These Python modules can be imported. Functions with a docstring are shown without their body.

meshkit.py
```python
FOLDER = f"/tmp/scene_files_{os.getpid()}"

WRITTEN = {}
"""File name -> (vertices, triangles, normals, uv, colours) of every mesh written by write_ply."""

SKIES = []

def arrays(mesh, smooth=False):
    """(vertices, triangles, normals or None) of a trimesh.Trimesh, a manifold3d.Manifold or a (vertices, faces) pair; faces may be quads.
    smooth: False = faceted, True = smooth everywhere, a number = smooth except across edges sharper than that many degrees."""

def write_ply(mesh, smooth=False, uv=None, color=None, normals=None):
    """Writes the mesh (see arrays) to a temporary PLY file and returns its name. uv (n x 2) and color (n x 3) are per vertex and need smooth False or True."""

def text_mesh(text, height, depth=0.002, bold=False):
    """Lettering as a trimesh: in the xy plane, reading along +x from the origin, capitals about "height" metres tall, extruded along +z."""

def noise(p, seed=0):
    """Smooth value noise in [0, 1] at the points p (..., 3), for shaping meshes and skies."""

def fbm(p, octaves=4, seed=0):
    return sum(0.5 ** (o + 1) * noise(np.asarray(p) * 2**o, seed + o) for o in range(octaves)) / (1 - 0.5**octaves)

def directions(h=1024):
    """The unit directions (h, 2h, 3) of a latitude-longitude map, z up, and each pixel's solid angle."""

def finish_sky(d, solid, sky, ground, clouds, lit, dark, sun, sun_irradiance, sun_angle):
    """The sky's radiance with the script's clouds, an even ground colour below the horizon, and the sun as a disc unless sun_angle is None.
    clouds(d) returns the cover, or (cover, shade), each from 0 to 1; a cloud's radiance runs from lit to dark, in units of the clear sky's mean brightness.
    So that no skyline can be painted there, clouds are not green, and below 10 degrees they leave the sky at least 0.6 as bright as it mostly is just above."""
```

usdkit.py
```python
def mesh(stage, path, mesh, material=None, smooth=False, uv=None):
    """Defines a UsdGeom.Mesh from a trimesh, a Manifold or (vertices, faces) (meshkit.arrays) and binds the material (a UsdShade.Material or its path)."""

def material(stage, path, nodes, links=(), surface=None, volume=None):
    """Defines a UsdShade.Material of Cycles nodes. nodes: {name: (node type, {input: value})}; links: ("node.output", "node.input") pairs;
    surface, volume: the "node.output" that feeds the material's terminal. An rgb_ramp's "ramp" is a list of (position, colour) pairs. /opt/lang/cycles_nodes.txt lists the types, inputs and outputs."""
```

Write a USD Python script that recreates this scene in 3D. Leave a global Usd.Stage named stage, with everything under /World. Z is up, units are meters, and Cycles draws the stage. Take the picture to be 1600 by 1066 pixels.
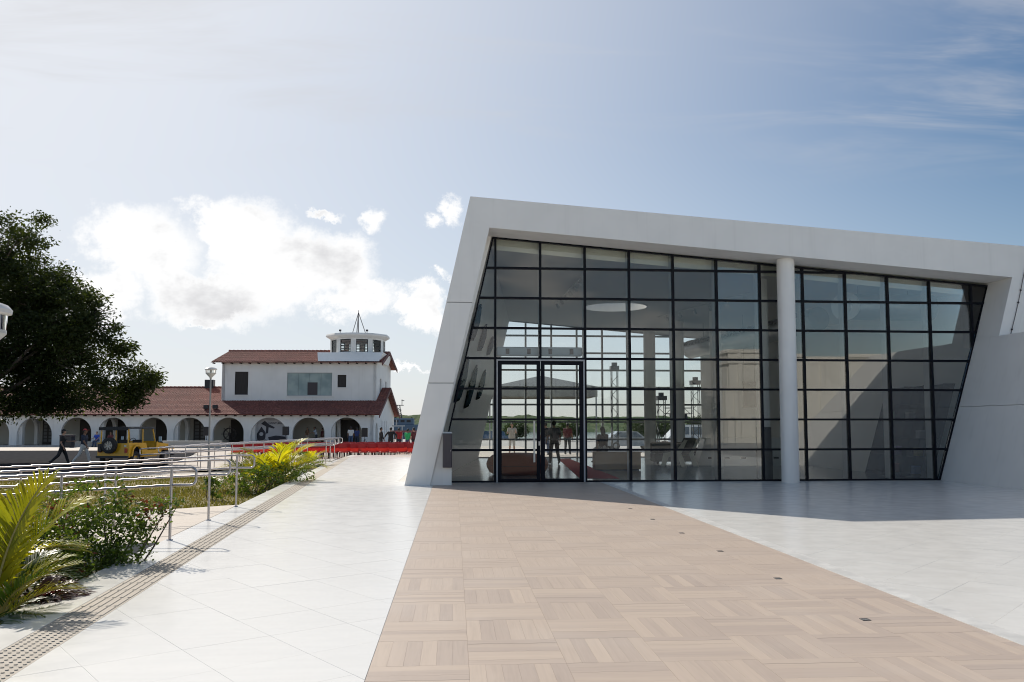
import math, random, numpy as np, trimesh, manifold3d, usdkit, meshkit
from shapely.geometry import Polygon, box as sbox, LineString, Point
from shapely import affinity
from pxr import Usd, UsdGeom, UsdLux, UsdShade, Sdf, Gf
random.seed(7)
RNG = np.random.default_rng(7)
stage = Usd.Stage.CreateInMemory()
UsdGeom.SetStageUpAxis(stage, UsdGeom.Tokens.z)
UsdGeom.SetStageMetersPerUnit(stage, 1.0)
world = UsdGeom.Xform.Define(stage, '/World')
stage.SetDefaultPrim(world.GetPrim())
UsdGeom.Scope.Define(stage, '/World/Looks')

# ---------------------------------------------------------------- camera, sky, sun, exposure
EXPOSURE = 0.0
SKY_STRENGTH = 0.085
SUN_INTENSITY = 1.25
SUN_ELEV, SUN_AZ = math.radians(35.5), math.radians(-34.5)
FPX, YAW, PITCH, SHIFT_PX, EYE = 1334.6, 0.0678, 0.0749, 31.84, 1.55      # lens in pixels of a 1600 wide picture
cyw, syw, cpt, spt = math.cos(YAW), math.sin(YAW), math.cos(PITCH), math.sin(PITCH)
VIEW = np.array([syw*cpt, cyw*cpt, spt]); RIGHT = np.array([cyw, -syw, 0.0]); UP = np.cross(RIGHT, VIEW)
EYEP = np.array([0, 0, EYE])
cam = UsdGeom.Camera.Define(stage, '/World/camera')
mx = Gf.Matrix4d(1)
for r, v in enumerate((RIGHT, UP, -VIEW, EYEP)):
    for c in range(3):
        mx[r, c] = float(v[c])
cam.AddTransformOp().Set(mx)
cam.CreateHorizontalApertureAttr(36.0); cam.CreateVerticalApertureAttr(36.0*682/1024)
cam.CreateFocalLengthAttr(36.0*FPX/1600)
cam.CreateVerticalApertureOffsetAttr(36.0*SHIFT_PX/1600)
cam.CreateClippingRangeAttr((0.05, 20000.0))
cam.CreateExposureAttr(EXPOSURE)

SUNV = np.array([math.sin(SUN_AZ)*math.cos(SUN_ELEV), math.cos(SUN_AZ)*math.cos(SUN_ELEV), math.sin(SUN_ELEV)])
sun = UsdLux.DistantLight.Define(stage, '/World/sun')
sun.CreateIntensityAttr(SUN_INTENSITY); sun.CreateNormalizeAttr(True); sun.CreateAngleAttr(0.5); sun.CreateColorAttr(Gf.Vec3f(1.0, 0.93, 0.83))
zax = SUNV; xax = np.cross([0, 0, 1.0], zax); xax /= np.linalg.norm(xax); yax = np.cross(zax, xax)
mx = Gf.Matrix4d(1)
for r, v in enumerate((xax, yax, zax)):
    for c in range(3):
        mx[r, c] = float(v[c])
sun.AddTransformOp().Set(mx)

def ray(px, py):
    return VIEW + RIGHT*(px-800)/FPX + UP*(533+SHIFT_PX-py)/FPX
def gnd(px, py, z=0.0):                    # where the ground at height z is seen in the photograph
    d = ray(px, py); return EYEP + d*(z-EYE)/d[2]
def aty(px, py, Y):
    d = ray(px, py); return EYEP + d*Y/d[1]

# ---------------------------------------------------------------- node graphs
class Ref(str):
    pass
class Graph:
    def __init__(s):
        s.nodes, s.links, s.i = {}, [], 0
    def n(s, kind, out=None, **inp):
        s.i += 1
        name = f'{kind}_{s.i}'
        vals = {}
        for k, v in inp.items():
            if isinstance(v, Ref):
                s.links.append((str(v), f'{name}.{k}'))
            else:
                vals[k] = v
        s.nodes[name] = (kind, vals)
        return Ref(f'{name}.{out}') if out else name
    def m(s, op, a, b=0.0, c=None, clamp=False):
        kw = dict(math_type=op, value1=a, value2=b)
        if c is not None: kw['value3'] = c
        if clamp: kw['use_clamp'] = True
        return s.n('math', 'value', **kw)
    def mapr(s, v, a, b, c=0.0, d=1.0, smooth=True):
        return s.n('map_range', 'result', value=v, from_min=a, from_max=b, to_min=c, to_max=d, clamp=True, range_type='smoothstep' if smooth else 'linear')
    def mixc(s, f, a, b, blend='mix'):
        return s.n('mix_color', 'result', fac=f, a=a, b=b, blend_type=blend)
    def build(s, path, surface=None, volume=None):
        return usdkit.material(stage, path, s.nodes, s.links, surface=surface, volume=volume)

# sky: physical sky plus clouds laid out by direction
def build_sky():
    g = Graph()
    d = g.n('texture_coordinate', 'generated')
    sky = g.n('sky_texture', 'color', sky_type='single_scattering', sun_disc=False, sun_elevation=SUN_ELEV, sun_rotation=SUN_AZ, altitude=5.0,
              air_density=1.0, aerosol_density=0.5, ozone_density=1.4, vector=d)
    sky = g.n('hsv', 'color', hue=0.5, saturation=1.26, value=1.02, fac=1.0, color=sky)
    x, y, z = (g.n('separate_xyz', o, vector=d) for o in 'xyz')
    yy = g.m('maximum', y, 0.02)
    u, v = g.m('divide', x, yy), g.m('divide', z, yy)
    p = g.n('combine_xyz', 'vector', x=u, y=v, z=0.0)
    warp = g.n('noise_texture', 'color', vector=p, scale=6.5, detail=9.0, roughness=0.68)
    fine = g.n('noise_texture', 'fac', vector=p, scale=26.0, detail=9.0, roughness=0.6)
    wx, wy = g.n('separate_xyz', 'x', vector=warp), g.n('separate_xyz', 'y', vector=warp)
    uw = g.m('add', u, g.m('multiply', g.m('subtract', wx, 0.5), 0.19))
    vw = g.m('add', v, g.m('multiply', g.m('subtract', wy, 0.5), 0.15))
    blobs = [(225,400,92,72),(372,372,62,66),(430,430,118,66),(525,425,72,62),(330,468,128,44),(560,472,62,40),(655,487,46,32),(316,503,40,12),
             (140,468,62,42),(676,331,17,14),(716,325,18,17),(492,340,34,10),(572,345,18,17),(262,492,16,7),(686,441,15,9),(632,571,26,6),(60,470,70,30)]
    f = None
    for (px, py, rx, ry) in blobs:
        q = ray(px, py); u0, v0 = q[0]/q[1], q[2]/q[1]
        a = g.m('divide', g.m('subtract', uw, u0), rx/FPX)
        b = g.m('divide', g.m('subtract', vw, v0), ry/FPX)
        e = g.m('subtract', 1.0, g.m('sqrt', g.m('add', g.m('multiply', a, a), g.m('multiply', b, b))))
        if rx < 40: e = g.m('multiply', e, 0.18+0.6*rx/40)
        f = e if f is None else g.m('smoothmax', f, e, 0.12)
    # the same sort of scattered cumulus low all round the horizon
    dn = g.n('noise_texture', 'fac', vector=g.n('mapping', 'vector', vector=d, scale=(2.0, 2.0, 5.5)), scale=1.6, detail=7.0, roughness=0.55)
    low = g.m('multiply', g.mapr(z, 0.03, 0.10), g.mapr(z, 0.42, 0.25))
    away = g.mapr(y, 0.45, 0.2)
    bg = g.m('multiply', g.m('multiply', g.mapr(dn, 0.52, 0.62), low), away)
    f = g.m('add', f, g.m('multiply', g.m('subtract', fine, 0.5), 0.6))
    cover = g.m('multiply', g.mapr(f, -0.16, 0.36), g.mapr(y, 0.1, 0.3))
    cover = g.m('maximum', cover, bg)
    big = g.n('noise_texture', 'fac', vector=g.n('mapping', 'vector', vector=p, scale=(1, 1.5, 1)), scale=8.5, detail=6.0, roughness=0.6)
    thick = g.mapr(f, 0.12, 0.55)
    shade = g.m('multiply', g.mapr(big, 0.46, 0.70), thick)
    ccol = g.mixc(shade, (CL, CL, CL*1.0), (CL*0.70, CL*0.70, CL*0.715))
    # thin high cirrus streaks
    mp = g.n('mapping', 'vector', vector=p, rotation=(0, 0, math.radians(-9)), scale=(1.1, 7.0, 1))
    ci = g.n('noise_texture', 'fac', vector=mp, scale=2.2, detail=9.0, roughness=0.58, distortion=0.6)
    ci2 = g.n('noise_texture', 'fac', vector=g.n('mapping', 'vector', vector=p, location=(0.55, 0.0, 0.3)), scale=1.5, detail=2.0)
    cir = g.m('multiply', g.m('multiply', g.mapr(ci, 0.44, 0.78), g.mapr(ci2, 0.34, 0.56)), g.mapr(v, 0.27, 0.40))
    cir = g.m('multiply', cir, 0.62)
    # thin bright veil near the horizon and round the sun
    sd = g.n('vector_math', 'value', math_type='dot_product', vector1=d, vector2=tuple(SUNV))
    sky = g.mixc(g.m('multiply', g.m('multiply', g.mapr(z, 0.36, 0.0), 0.72), g.mapr(sd, 0.15, 0.85, 0.30, 1.0)), sky, (8.1, 8.75, 9.7))
    sky = g.mixc(g.m('multiply', g.m('power', g.mapr(sd, 0.36, 0.98, smooth=False), 1.5), 0.9), sky, (9.9, 10.15, 10.6))
    col = g.mixc(cir, sky, (CL*0.62, CL*0.62, CL*0.64))
    col = g.mixc(cover, col, ccol)
    s = g.n('background_shader', 'background', color=col, strength=SKY_STRENGTH)
    return g.build('/World/Looks/sky', surface=s)
CL = 12.2
dome = UsdLux.DomeLight.Define(stage, '/World/sky')
UsdShade.MaterialBindingAPI.Apply(dome.GetPrim()).Bind(build_sky())
dome.GetPrim().SetCustomDataByKey('kind', 'structure')

# ---------------------------------------------------------------- materials
MATS = {}
def mat(name, color, rough=0.6, var=0.08, scale=6.0, bump=0.0, bscale=60.0, metal=0.0, spec=0.5, coat=0.0, emit=None, streak=0.0):
    if name in MATS: return MATS[name]
    g = Graph()
    P = g.n('geometry', 'position')
    c = np.array(color, float)
    kw = dict(roughness=rough, metallic=metal, specular_ior_level=spec, coat_weight=coat)
    if var:
        f = g.n('noise_texture', 'fac', vector=P, scale=scale, detail=6.0, roughness=0.6)
        kw['base_color'] = g.mixc(g.mapr(f, 0.3, 0.7, smooth=False), tuple(c*(1-var)), tuple(np.minimum(c*(1+var), 0.95)))
        kw['roughness'] = g.mapr(f, 0.3, 0.7, max(rough-0.05, 0.02), min(rough+0.07, 1.0), smooth=False)
    else:
        kw['base_color'] = tuple(c)
    if streak:
        st = g.n('noise_texture', 'fac', vector=g.n('mapping', 'vector', vector=P, scale=(5.0, 5.0, 0.22)), scale=1.0, detail=6.0, roughness=0.65)
        bl = g.n('noise_texture', 'fac', vector=P, scale=0.35, detail=5.0)
        kw['base_color'] = g.mixc(g.m('multiply', g.mapr(st, 0.50, 0.80), g.mapr(bl, 0.35, 0.65, 0.15, streak)), kw['base_color'], (0.42, 0.40, 0.36))
    if bump:
        h = g.n('noise_texture', 'fac', vector=P, scale=bscale, detail=4.0)
        kw['normal'] = g.n('bump', 'normal', height=h, strength=bump, distance=0.01)
    if emit: kw.update(emission_color=color, emission_strength=emit)
    b = g.n('principled_bsdf', 'BSDF', **kw)
    MATS[name] = g.build(f'/World/Looks/{name}', surface=b)
    return MATS[name]

def wood_mat(name, color, axis, amp=0.085):
    """porcelain planks with a wood print: grain along the axis, tone varying from plank to plank"""
    g = Graph()
    P = g.n('geometry', 'position')
    isl = g.n('geometry', 'random_per_island'); oi = g.n('object_info', 'random')
    rnd = g.n('white_noise_texture', 'value', dimensions='2D', vector=g.n('combine_xyz', 'vector', x=g.m('multiply', isl, 91.7), y=g.m('multiply', oi, 57.3), z=0.0))
    off = g.n('combine_xyz', 'vector', x=g.m('multiply', rnd, 37.0), y=g.m('multiply', rnd, 53.0), z=0.0)
    sc = (1.2, 26.0, 1.0) if axis == 'x' else (26.0, 1.2, 1.0)
    v = g.n('mapping', 'vector', vector=g.n('vector_math', 'vector', math_type='add', vector1=P, vector2=off), scale=sc)
    n1 = g.n('noise_texture', 'fac', vector=v, scale=1.0, detail=7.0, roughness=0.62, distortion=0.7)
    n2 = g.n('noise_texture', 'fac', vector=v, scale=5.0, detail=4.0, roughness=0.7)
    c = np.array(color)
    base = g.n('rgb_ramp', 'color', fac=g.m('add', g.m('multiply', n1, 0.72), g.m('multiply', n2, 0.28)), ramp=[(0.25, tuple(c*(1-1.7*amp))), (0.5, tuple(c)), (0.78, tuple(c*(1+amp)))])
    tone = g.mapr(rnd, 0, 1, 0.90, 1.065, smooth=False)
    base = g.mixc(1.0, base, g.n('combine_xyz', 'vector', x=tone, y=tone, z=g.mapr(rnd, 0, 1, 0.92, 1.05, smooth=False)), 'multiply')
    big = g.n('noise_texture', 'fac', vector=P, scale=0.9, detail=4.0)
    base = g.mixc(g.mapr(big, 0.45, 0.75, 0, 0.12), base, (0.62, 0.58, 0.53))
    r = g.mapr(n2, 0.3, 0.7, 0.42, 0.58)
    b = g.n('principled_bsdf', 'BSDF', base_color=base, roughness=r, specular_ior_level=0.4, normal=g.n('bump', 'normal', height=n1, strength=0.12, distance=0.004))
    MATS[name] = g.build(f'/World/Looks/{name}', surface=b)
    return MATS[name]

def tile_mat(name, color, rough=0.2, spec=0.5):
    g = Graph()
    P = g.n('geometry', 'position')
    isl = g.n('geometry', 'random_per_island'); oi = g.n('object_info', 'random')
    rnd = g.n('white_noise_texture', 'value', dimensions='2D', vector=g.n('combine_xyz', 'vector', x=g.m('multiply', isl, 91.7), y=g.m('multiply', oi, 57.3), z=0.0))
    n1 = g.n('noise_texture', 'fac', vector=g.n('mapping', 'vector', vector=P, rotation=(0, 0, 0.7), scale=(0.8, 7.0, 1)), scale=1.5, detail=6.0, distortion=0.5)
    dirt = g.n('noise_texture', 'fac', vector=P, scale=0.55, detail=7.0, roughness=0.65)
    c = np.array(color)
    base = g.mixc(g.mapr(n1, 0.3, 0.7), tuple(c*0.982), tuple(np.minimum(c*1.012, 0.9)))
    base = g.mixc(g.mapr(dirt, 0.48, 0.8, 0, 0.13), base, (0.50, 0.47, 0.42))
    tone = g.mapr(rnd, 0, 1, 0.985, 1.012, smooth=False)
    base = g.mixc(1.0, base, g.n('combine_xyz', 'vector', x=tone, y=tone, z=tone), 'multiply')
    sm = g.n('noise_texture', 'fac', vector=P, scale=3.0, detail=5.0)
    b = g.n('principled_bsdf', 'BSDF', base_color=base, roughness=g.mapr(sm, 0.3, 0.7, rough*0.92, rough*1.12), specular_ior_level=spec)
    MATS[name] = g.build(f'/World/Looks/{name}', surface=b)
    return MATS[name]

def glass_mat(name, tint, ior=1.9, refl=1.0):
    if name in MATS: return MATS[name]
    g = Graph()
    fr = g.n('fresnel', 'fac', IOR=ior)
    t = g.n('transparent_bsdf', 'BSDF', color=tint)
    gl = g.n('glossy_bsdf', 'BSDF', color=(refl, refl, refl), roughness=0.0)
    s = g.n('mix_closure', 'closure', fac=fr, closure1=t, closure2=gl)
    MATS[name] = g.build(f'/World/Looks/{name}', surface=s)
    return MATS[name]

def leaf_mat(name, cols, rough=0.45, trans=0.45, tcol=None, scale=1.5, spec=0.5):
    """leaves: colour varies leaf by leaf and clump by clump; light passes through"""
    if name in MATS: return MATS[name]
    g = Graph()
    P = g.n('geometry', 'position')
    isl = g.n('geometry', 'random_per_island')
    n = g.n('noise_texture', 'fac', vector=P, scale=scale, detail=3.0)
    f = g.m('add', g.m('multiply', isl, 0.6), g.m('multiply', g.m('subtract', n, 0.5), 1.4), clamp=False)
    k = len(cols)
    col = g.n('rgb_ramp', 'color', fac=g.m('add', f, 0.15), ramp=[((i+0.0)/(k-1), c) for i, c in enumerate(cols)])
    b = g.n('principled_bsdf', 'BSDF', base_color=col, roughness=rough, specular_ior_level=spec)
    tc = g.mixc(1.0, col, tcol or (1.6, 1.5, 0.7), 'multiply')
    t = g.n('translucent_bsdf', 'BSDF', color=tc)
    s = g.n('mix_closure', 'closure', fac=trans, closure1=b, closure2=t)
    MATS[name] = g.build(f'/World/Looks/{name}', surface=s)
    return MATS[name]

# ---------------------------------------------------------------- prims
TAKEN = {}
def numbered(parent, name):
    k = TAKEN.get((parent, name), 0); TAKEN[(parent, name)] = k+1
    return f'{parent}/{name}' if k == 0 else f'{parent}/{name}_{k:03d}'
def tag(path, label=None, cat=None, group=None, kind=None):
    p = stage.GetPrimAtPath(path)
    for k, v in (('label', label), ('category', cat), ('group', group), ('kind', kind)):
        if v: p.SetCustomDataByKey(k, v)
    return path
def thing(name, label, cat, loc=(0, 0, 0), rz=0.0, group=None, kind=None):
    path = numbered('/World', name)
    x = UsdGeom.Xform.Define(stage, path)
    x.AddTranslateOp().Set(Gf.Vec3d(*map(float, loc))); x.AddRotateZOp().Set(math.degrees(rz))
    return tag(path, label, cat, group, kind)
def part(parent, name, mesh, m, smooth=False, label=None, kind=None):
    path = numbered(parent, name)
    usdkit.mesh(stage, path, mesh, m, smooth=smooth)
    return tag(path, label, kind=kind)
def single(name, mesh, m, label, cat, smooth=False, group=None, kind=None):
    path = numbered('/World', name)
    usdkit.mesh(stage, path, mesh, m, smooth=smooth)
    return tag(path, label, cat, group, kind)
def struct(name, mesh, m, smooth=False, parent='/World', kind='structure'):
    path = numbered(parent, name)
    usdkit.mesh(stage, path, mesh, m, smooth=smooth)
    return tag(path, kind=kind) if parent == '/World' else path
def copy(src, name, loc, rz=0.0, label=None, group=None, cat=None):
    path = numbered('/World', name)
    x = UsdGeom.Xform.Define(stage, path)
    x.GetPrim().GetReferences().AddInternalReference(Sdf.Path(src)); x.GetPrim().SetInstanceable(True)
    x.ClearXformOpOrder()
    x.AddTranslateOp().Set(Gf.Vec3d(*map(float, loc))); x.AddRotateZOp().Set(math.degrees(rz))
    return tag(path, label, cat, group)

# ---------------------------------------------------------------- shapes
def cat(ms):
    return trimesh.util.concatenate([m for m in ms if m is not None])
def bx(x0, x1, y0, y1, z0, z1):
    m = trimesh.creation.box((x1-x0, y1-y0, z1-z0)); m.apply_translation(((x0+x1)/2, (y0+y1)/2, (z0+z1)/2)); return m
def cbox(x0, x1, y0, y1, z0, z1, c=0.006):
    """box with chamfered edges"""
    pts = []
    for sx in (0, 1):
        for sy in (0, 1):
            for sz in (0, 1):
                X, Y, Z = (x0, x1)[sx], (y0, y1)[sy], (z0, z1)[sz]
                ix, iy, iz = X+(c if sx == 0 else -c), Y+(c if sy == 0 else -c), Z+(c if sz == 0 else -c)
                pts += [(X, iy, iz), (ix, Y, iz), (ix, iy, Z)]
    return trimesh.convex.convex_hull(np.array(pts))
def prism(poly, axis, a, b):
    """polygon extruded between a and b along z (polygon in xy) or along y (polygon in xz) or along x (polygon in yz)"""
    p = poly if hasattr(poly, 'geom_type') else Polygon(poly)
    out = []
    for q in getattr(p, 'geoms', [p]):
        if q.is_empty or q.area < 1e-7: continue
        m = trimesh.creation.extrude_polygon(q, b-a, engine='earcut')
        v = m.vertices.copy()
        if axis == 'z': v[:, 2] += a
        elif axis == 'y': v = np.stack([v[:, 0], b-v[:, 2], v[:, 1]], 1)
        else: v = np.stack([a+v[:, 2], v[:, 0], v[:, 1]], 1)
        out.append(trimesh.Trimesh(v, m.faces, process=False))
    return cat(out) if out else None
def loft(A, B):
    """closed solid between two polygons (n x 3) of the same number of corners, convex"""
    A, B = np.array(A, float), np.array(B, float); n = len(A)
    v = np.vstack([A, B]); f = []
    for i in range(n):
        j = (i+1) % n; f += [[i, j, n+j], [i, n+j, n+i]]
    for i in range(1, n-1):
        f += [[0, i+1, i], [n, n+i, n+i+1]]
    m = trimesh.Trimesh(v, f, process=False)
    if m.volume < 0: m.invert()
    return m
def tube(pts, r, n=8, closed=False, caps=True):
    P = np.array(pts, float); k = len(P); R = np.broadcast_to(np.asarray(r, float), (k,))
    T = np.roll(P, -1, 0)-np.roll(P, 1, 0) if closed else np.gradient(P, axis=0)
    T /= np.maximum(np.linalg.norm(T, axis=1, keepdims=True), 1e-9)
    a = np.array([0, 0, 1.0]) if abs(T[0, 2]) < 0.9 else np.array([1.0, 0, 0])
    N = np.cross(T[0], a); N /= np.linalg.norm(N)
    ang = np.arange(n)*2*np.pi/n; V = []
    for i in range(k):
        N = N-T[i]*(N@T[i]); N /= np.linalg.norm(N); Bn = np.cross(T[i], N)
        V.append(P[i]+R[i]*(np.cos(ang)[:, None]*N+np.sin(ang)[:, None]*Bn))
    V = np.vstack(V); F = []
    for i in range(k if closed else k-1):
        j = (i+1) % k
        for q in range(n):
            s = (q+1) % n; F += [[i*n+q, i*n+s, j*n+s], [i*n+q, j*n+s, j*n+q]]
    if caps and not closed:
        c0, c1 = len(V), len(V)+1; V = np.vstack([V, P[0], P[-1]])
        for q in range(n):
            s = (q+1) % n; F += [[c0, s, q], [c1, (k-1)*n+q, (k-1)*n+s]]
    return trimesh.Trimesh(V, F, process=False)
def cyl(p0, p1, r, n=16, r1=None):
    return tube([p0, p1], [r, r if r1 is None else r1], n)
def lathe(prof, n=32, c=(0, 0, 0)):
    """profile of (radius, z) turned about the vertical through c"""
    prof = np.array(prof, float); k = len(prof); ang = np.arange(n)*2*np.pi/n
    V = np.vstack([np.stack([r*np.cos(ang), r*np.sin(ang), np.full(n, z)], 1) for r, z in prof]); F = []
    for i in range(k-1):
        for q in range(n):
            s = (q+1) % n; F += [[i*n+q, i*n+s, (i+1)*n+s], [i*n+q, (i+1)*n+s, (i+1)*n+q]]
    m = trimesh.Trimesh(V+np.array(c), F, process=False); return m
def sph(c, r, sub=2, s=(1, 1, 1)):
    m = trimesh.creation.icosphere(sub, 1.0); m.vertices = m.vertices*np.array(s)*r+np.array(c); return m
def xf(m, loc=(0, 0, 0), rz=0.0):
    m = m.copy(); c, s = math.cos(rz), math.sin(rz); v = m.vertices
    m.vertices = np.stack([v[:, 0]*c-v[:, 1]*s, v[:, 0]*s+v[:, 1]*c, v[:, 2]], 1)+np.array(loc); return m
def grid_sheet(x0, x1, y0, y1, nx, ny, zf):
    xs, ys = np.linspace(x0, x1, nx), np.linspace(y0, y1, ny)
    X, Y = np.meshgrid(xs, ys); Z = zf(X, Y)
    V = np.stack([X, Y, Z], -1).reshape(-1, 3); i = np.arange(nx*ny).reshape(ny, nx)
    F = np.concatenate([np.stack([i[:-1, :-1], i[:-1, 1:], i[1:, 1:]], -1).reshape(-1, 3), np.stack([i[:-1, :-1], i[1:, 1:], i[1:, :-1]], -1).reshape(-1, 3)])
    return trimesh.Trimesh(V, F, process=False)
# ================================================================ the setting: ground, plaza, walkway
M_TILE = tile_mat('white_tile', (0.755, 0.74, 0.70), 0.23, 0.4)
M_JOINT = mat('tile_joint', (0.52, 0.50, 0.46), 0.8)
M_WX = wood_mat('wood_plank_across', (0.485, 0.395, 0.322), 'x')
M_WY = wood_mat('wood_plank_along', (0.485, 0.395, 0.322), 'y')
M_WJ = mat('walkway_joint', (0.40, 0.32, 0.25), 0.9)
M_CONC = mat('concrete', (0.42, 0.40, 0.37), 0.85, 0.12, 2.0, 0.3, 40)
M_ASPH = mat('asphalt', (0.055, 0.055, 0.058), 1.0, 0.25, 3.0, 0.0, 90, spec=0.0)
M_LIME = mat('border_stone', (0.60, 0.59, 0.56), 0.45, 0.12, 5.0)
M_RAMP = mat('ramp_paving', (0.54, 0.48, 0.415), 0.75, 0.07, 3.0, spec=0.2)
M_SOIL = mat('soil', (0.075, 0.055, 0.04), 0.95, 0.35, 6.0, 0.8, 40)
def grass_mat():
    g = Graph(); P = g.n('geometry', 'position')
    a = g.n('noise_texture', 'fac', vector=P, scale=0.55, detail=7.0, roughness=0.6)
    b = g.n('noise_texture', 'fac', vector=P, scale=14.0, detail=5.0)
    c = g.mixc(g.mapr(a, 0.38, 0.62), (0.13, 0.125, 0.038), (0.27, 0.205, 0.095))
    c = g.mixc(g.mapr(b, 0.35, 0.65, 0, 0.5), c, (0.17, 0.15, 0.055))
    s = g.n('principled_bsdf', 'BSDF', base_color=c, roughness=0.9, specular_ior_level=0.2, normal=g.n('bump', 'normal', height=b, strength=0.8, distance=0.03))
    return g.build('/World/Looks/lawn_turf', surface=s)
M_LAWN = grass_mat()
def water_mat():
    g = Graph(); P = g.n('geometry', 'position')
    a = g.n('noise_texture', 'fac', vector=g.n('mapping', 'vector', vector=P, scale=(1, 0.5, 1)), scale=1.2, detail=5.0)
    s = g.n('principled_bsdf', 'BSDF', base_color=(0.03, 0.06, 0.065), roughness=0.12, normal=g.n('bump', 'normal', height=a, strength=0.35, distance=0.1))
    return g.build('/World/Looks/harbour_water', surface=s)
M_WATER = water_mat()

LOW = -0.34                                   # level of the ground beside the raised plaza
FO = np.array([1.1308, 23.4255, 0.0]); FA = 0.0096       # museum origin (foot of the first mullion) and turn
def F(x, y, z=0.0):                           # museum coordinates to the world
    c, s = math.cos(FA), math.sin(FA); return FO+np.array([x*c-y*s, x*s+y*c, z])
def edge_x(y): return -3.25-0.055*y           # left edge of the raised plaza
def strip_l(y): return -2.72-0.0625*y         # tactile strip
def strip_r(y): return -2.37-0.0635*y
PLAZA_END = 45.6

# sea and land
struct('harbour_water', prism([(-5000, 60), (5000, 60), (5000, 6000), (-5000, 6000)], 'z', -3.6, -3.5), M_WATER)
struct('ground', prism([(-900, -600), (900, -600), (900, 110), (60, 118), (-60, 122), (-140, 150), (-900, 150)], 'z', -3.9, LOW-0.02), M_CONC)
# hills on the far shore
def hills():
    def zf(X, Y):
        p = np.stack([X*0.006, Y*0.006, X*0], -1)
        h = meshkit.fbm(p, 4, 3)
        r = np.clip((Y-640)/120, 0, 1)*np.clip((1500-Y)/300, 0, 1)
        canopy = meshkit.noise(np.stack([X*0.11, Y*0.11, X*0], -1), 5)*5.0+meshkit.noise(np.stack([X*0.3, Y*0.3, X*0], -1), 9)*2.5
        return -6+r*(7+8*h+canopy*.75)
    return grid_sheet(-900, 900, 600, 1500, 420, 120, zf)
def hill_mat():
    g = Graph(); P = g.n('geometry', 'position')
    a = g.n('noise_texture', 'fac', vector=P, scale=0.05, detail=8.0, roughness=0.65)
    c = g.n('rgb_ramp', 'color', fac=a, ramp=[(0.3, (0.045, 0.075, 0.04)), (0.5, (0.075, 0.11, 0.05)), (0.62, (0.13, 0.15, 0.07)), (0.75, (0.2, 0.17, 0.11))])
    return g.build('/World/Looks/wooded_hill', surface=g.n('principled_bsdf', 'BSDF', base_color=c, roughness=0.95, specular_ior_level=0.1))
struct('hills', hills(), hill_mat())

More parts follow.
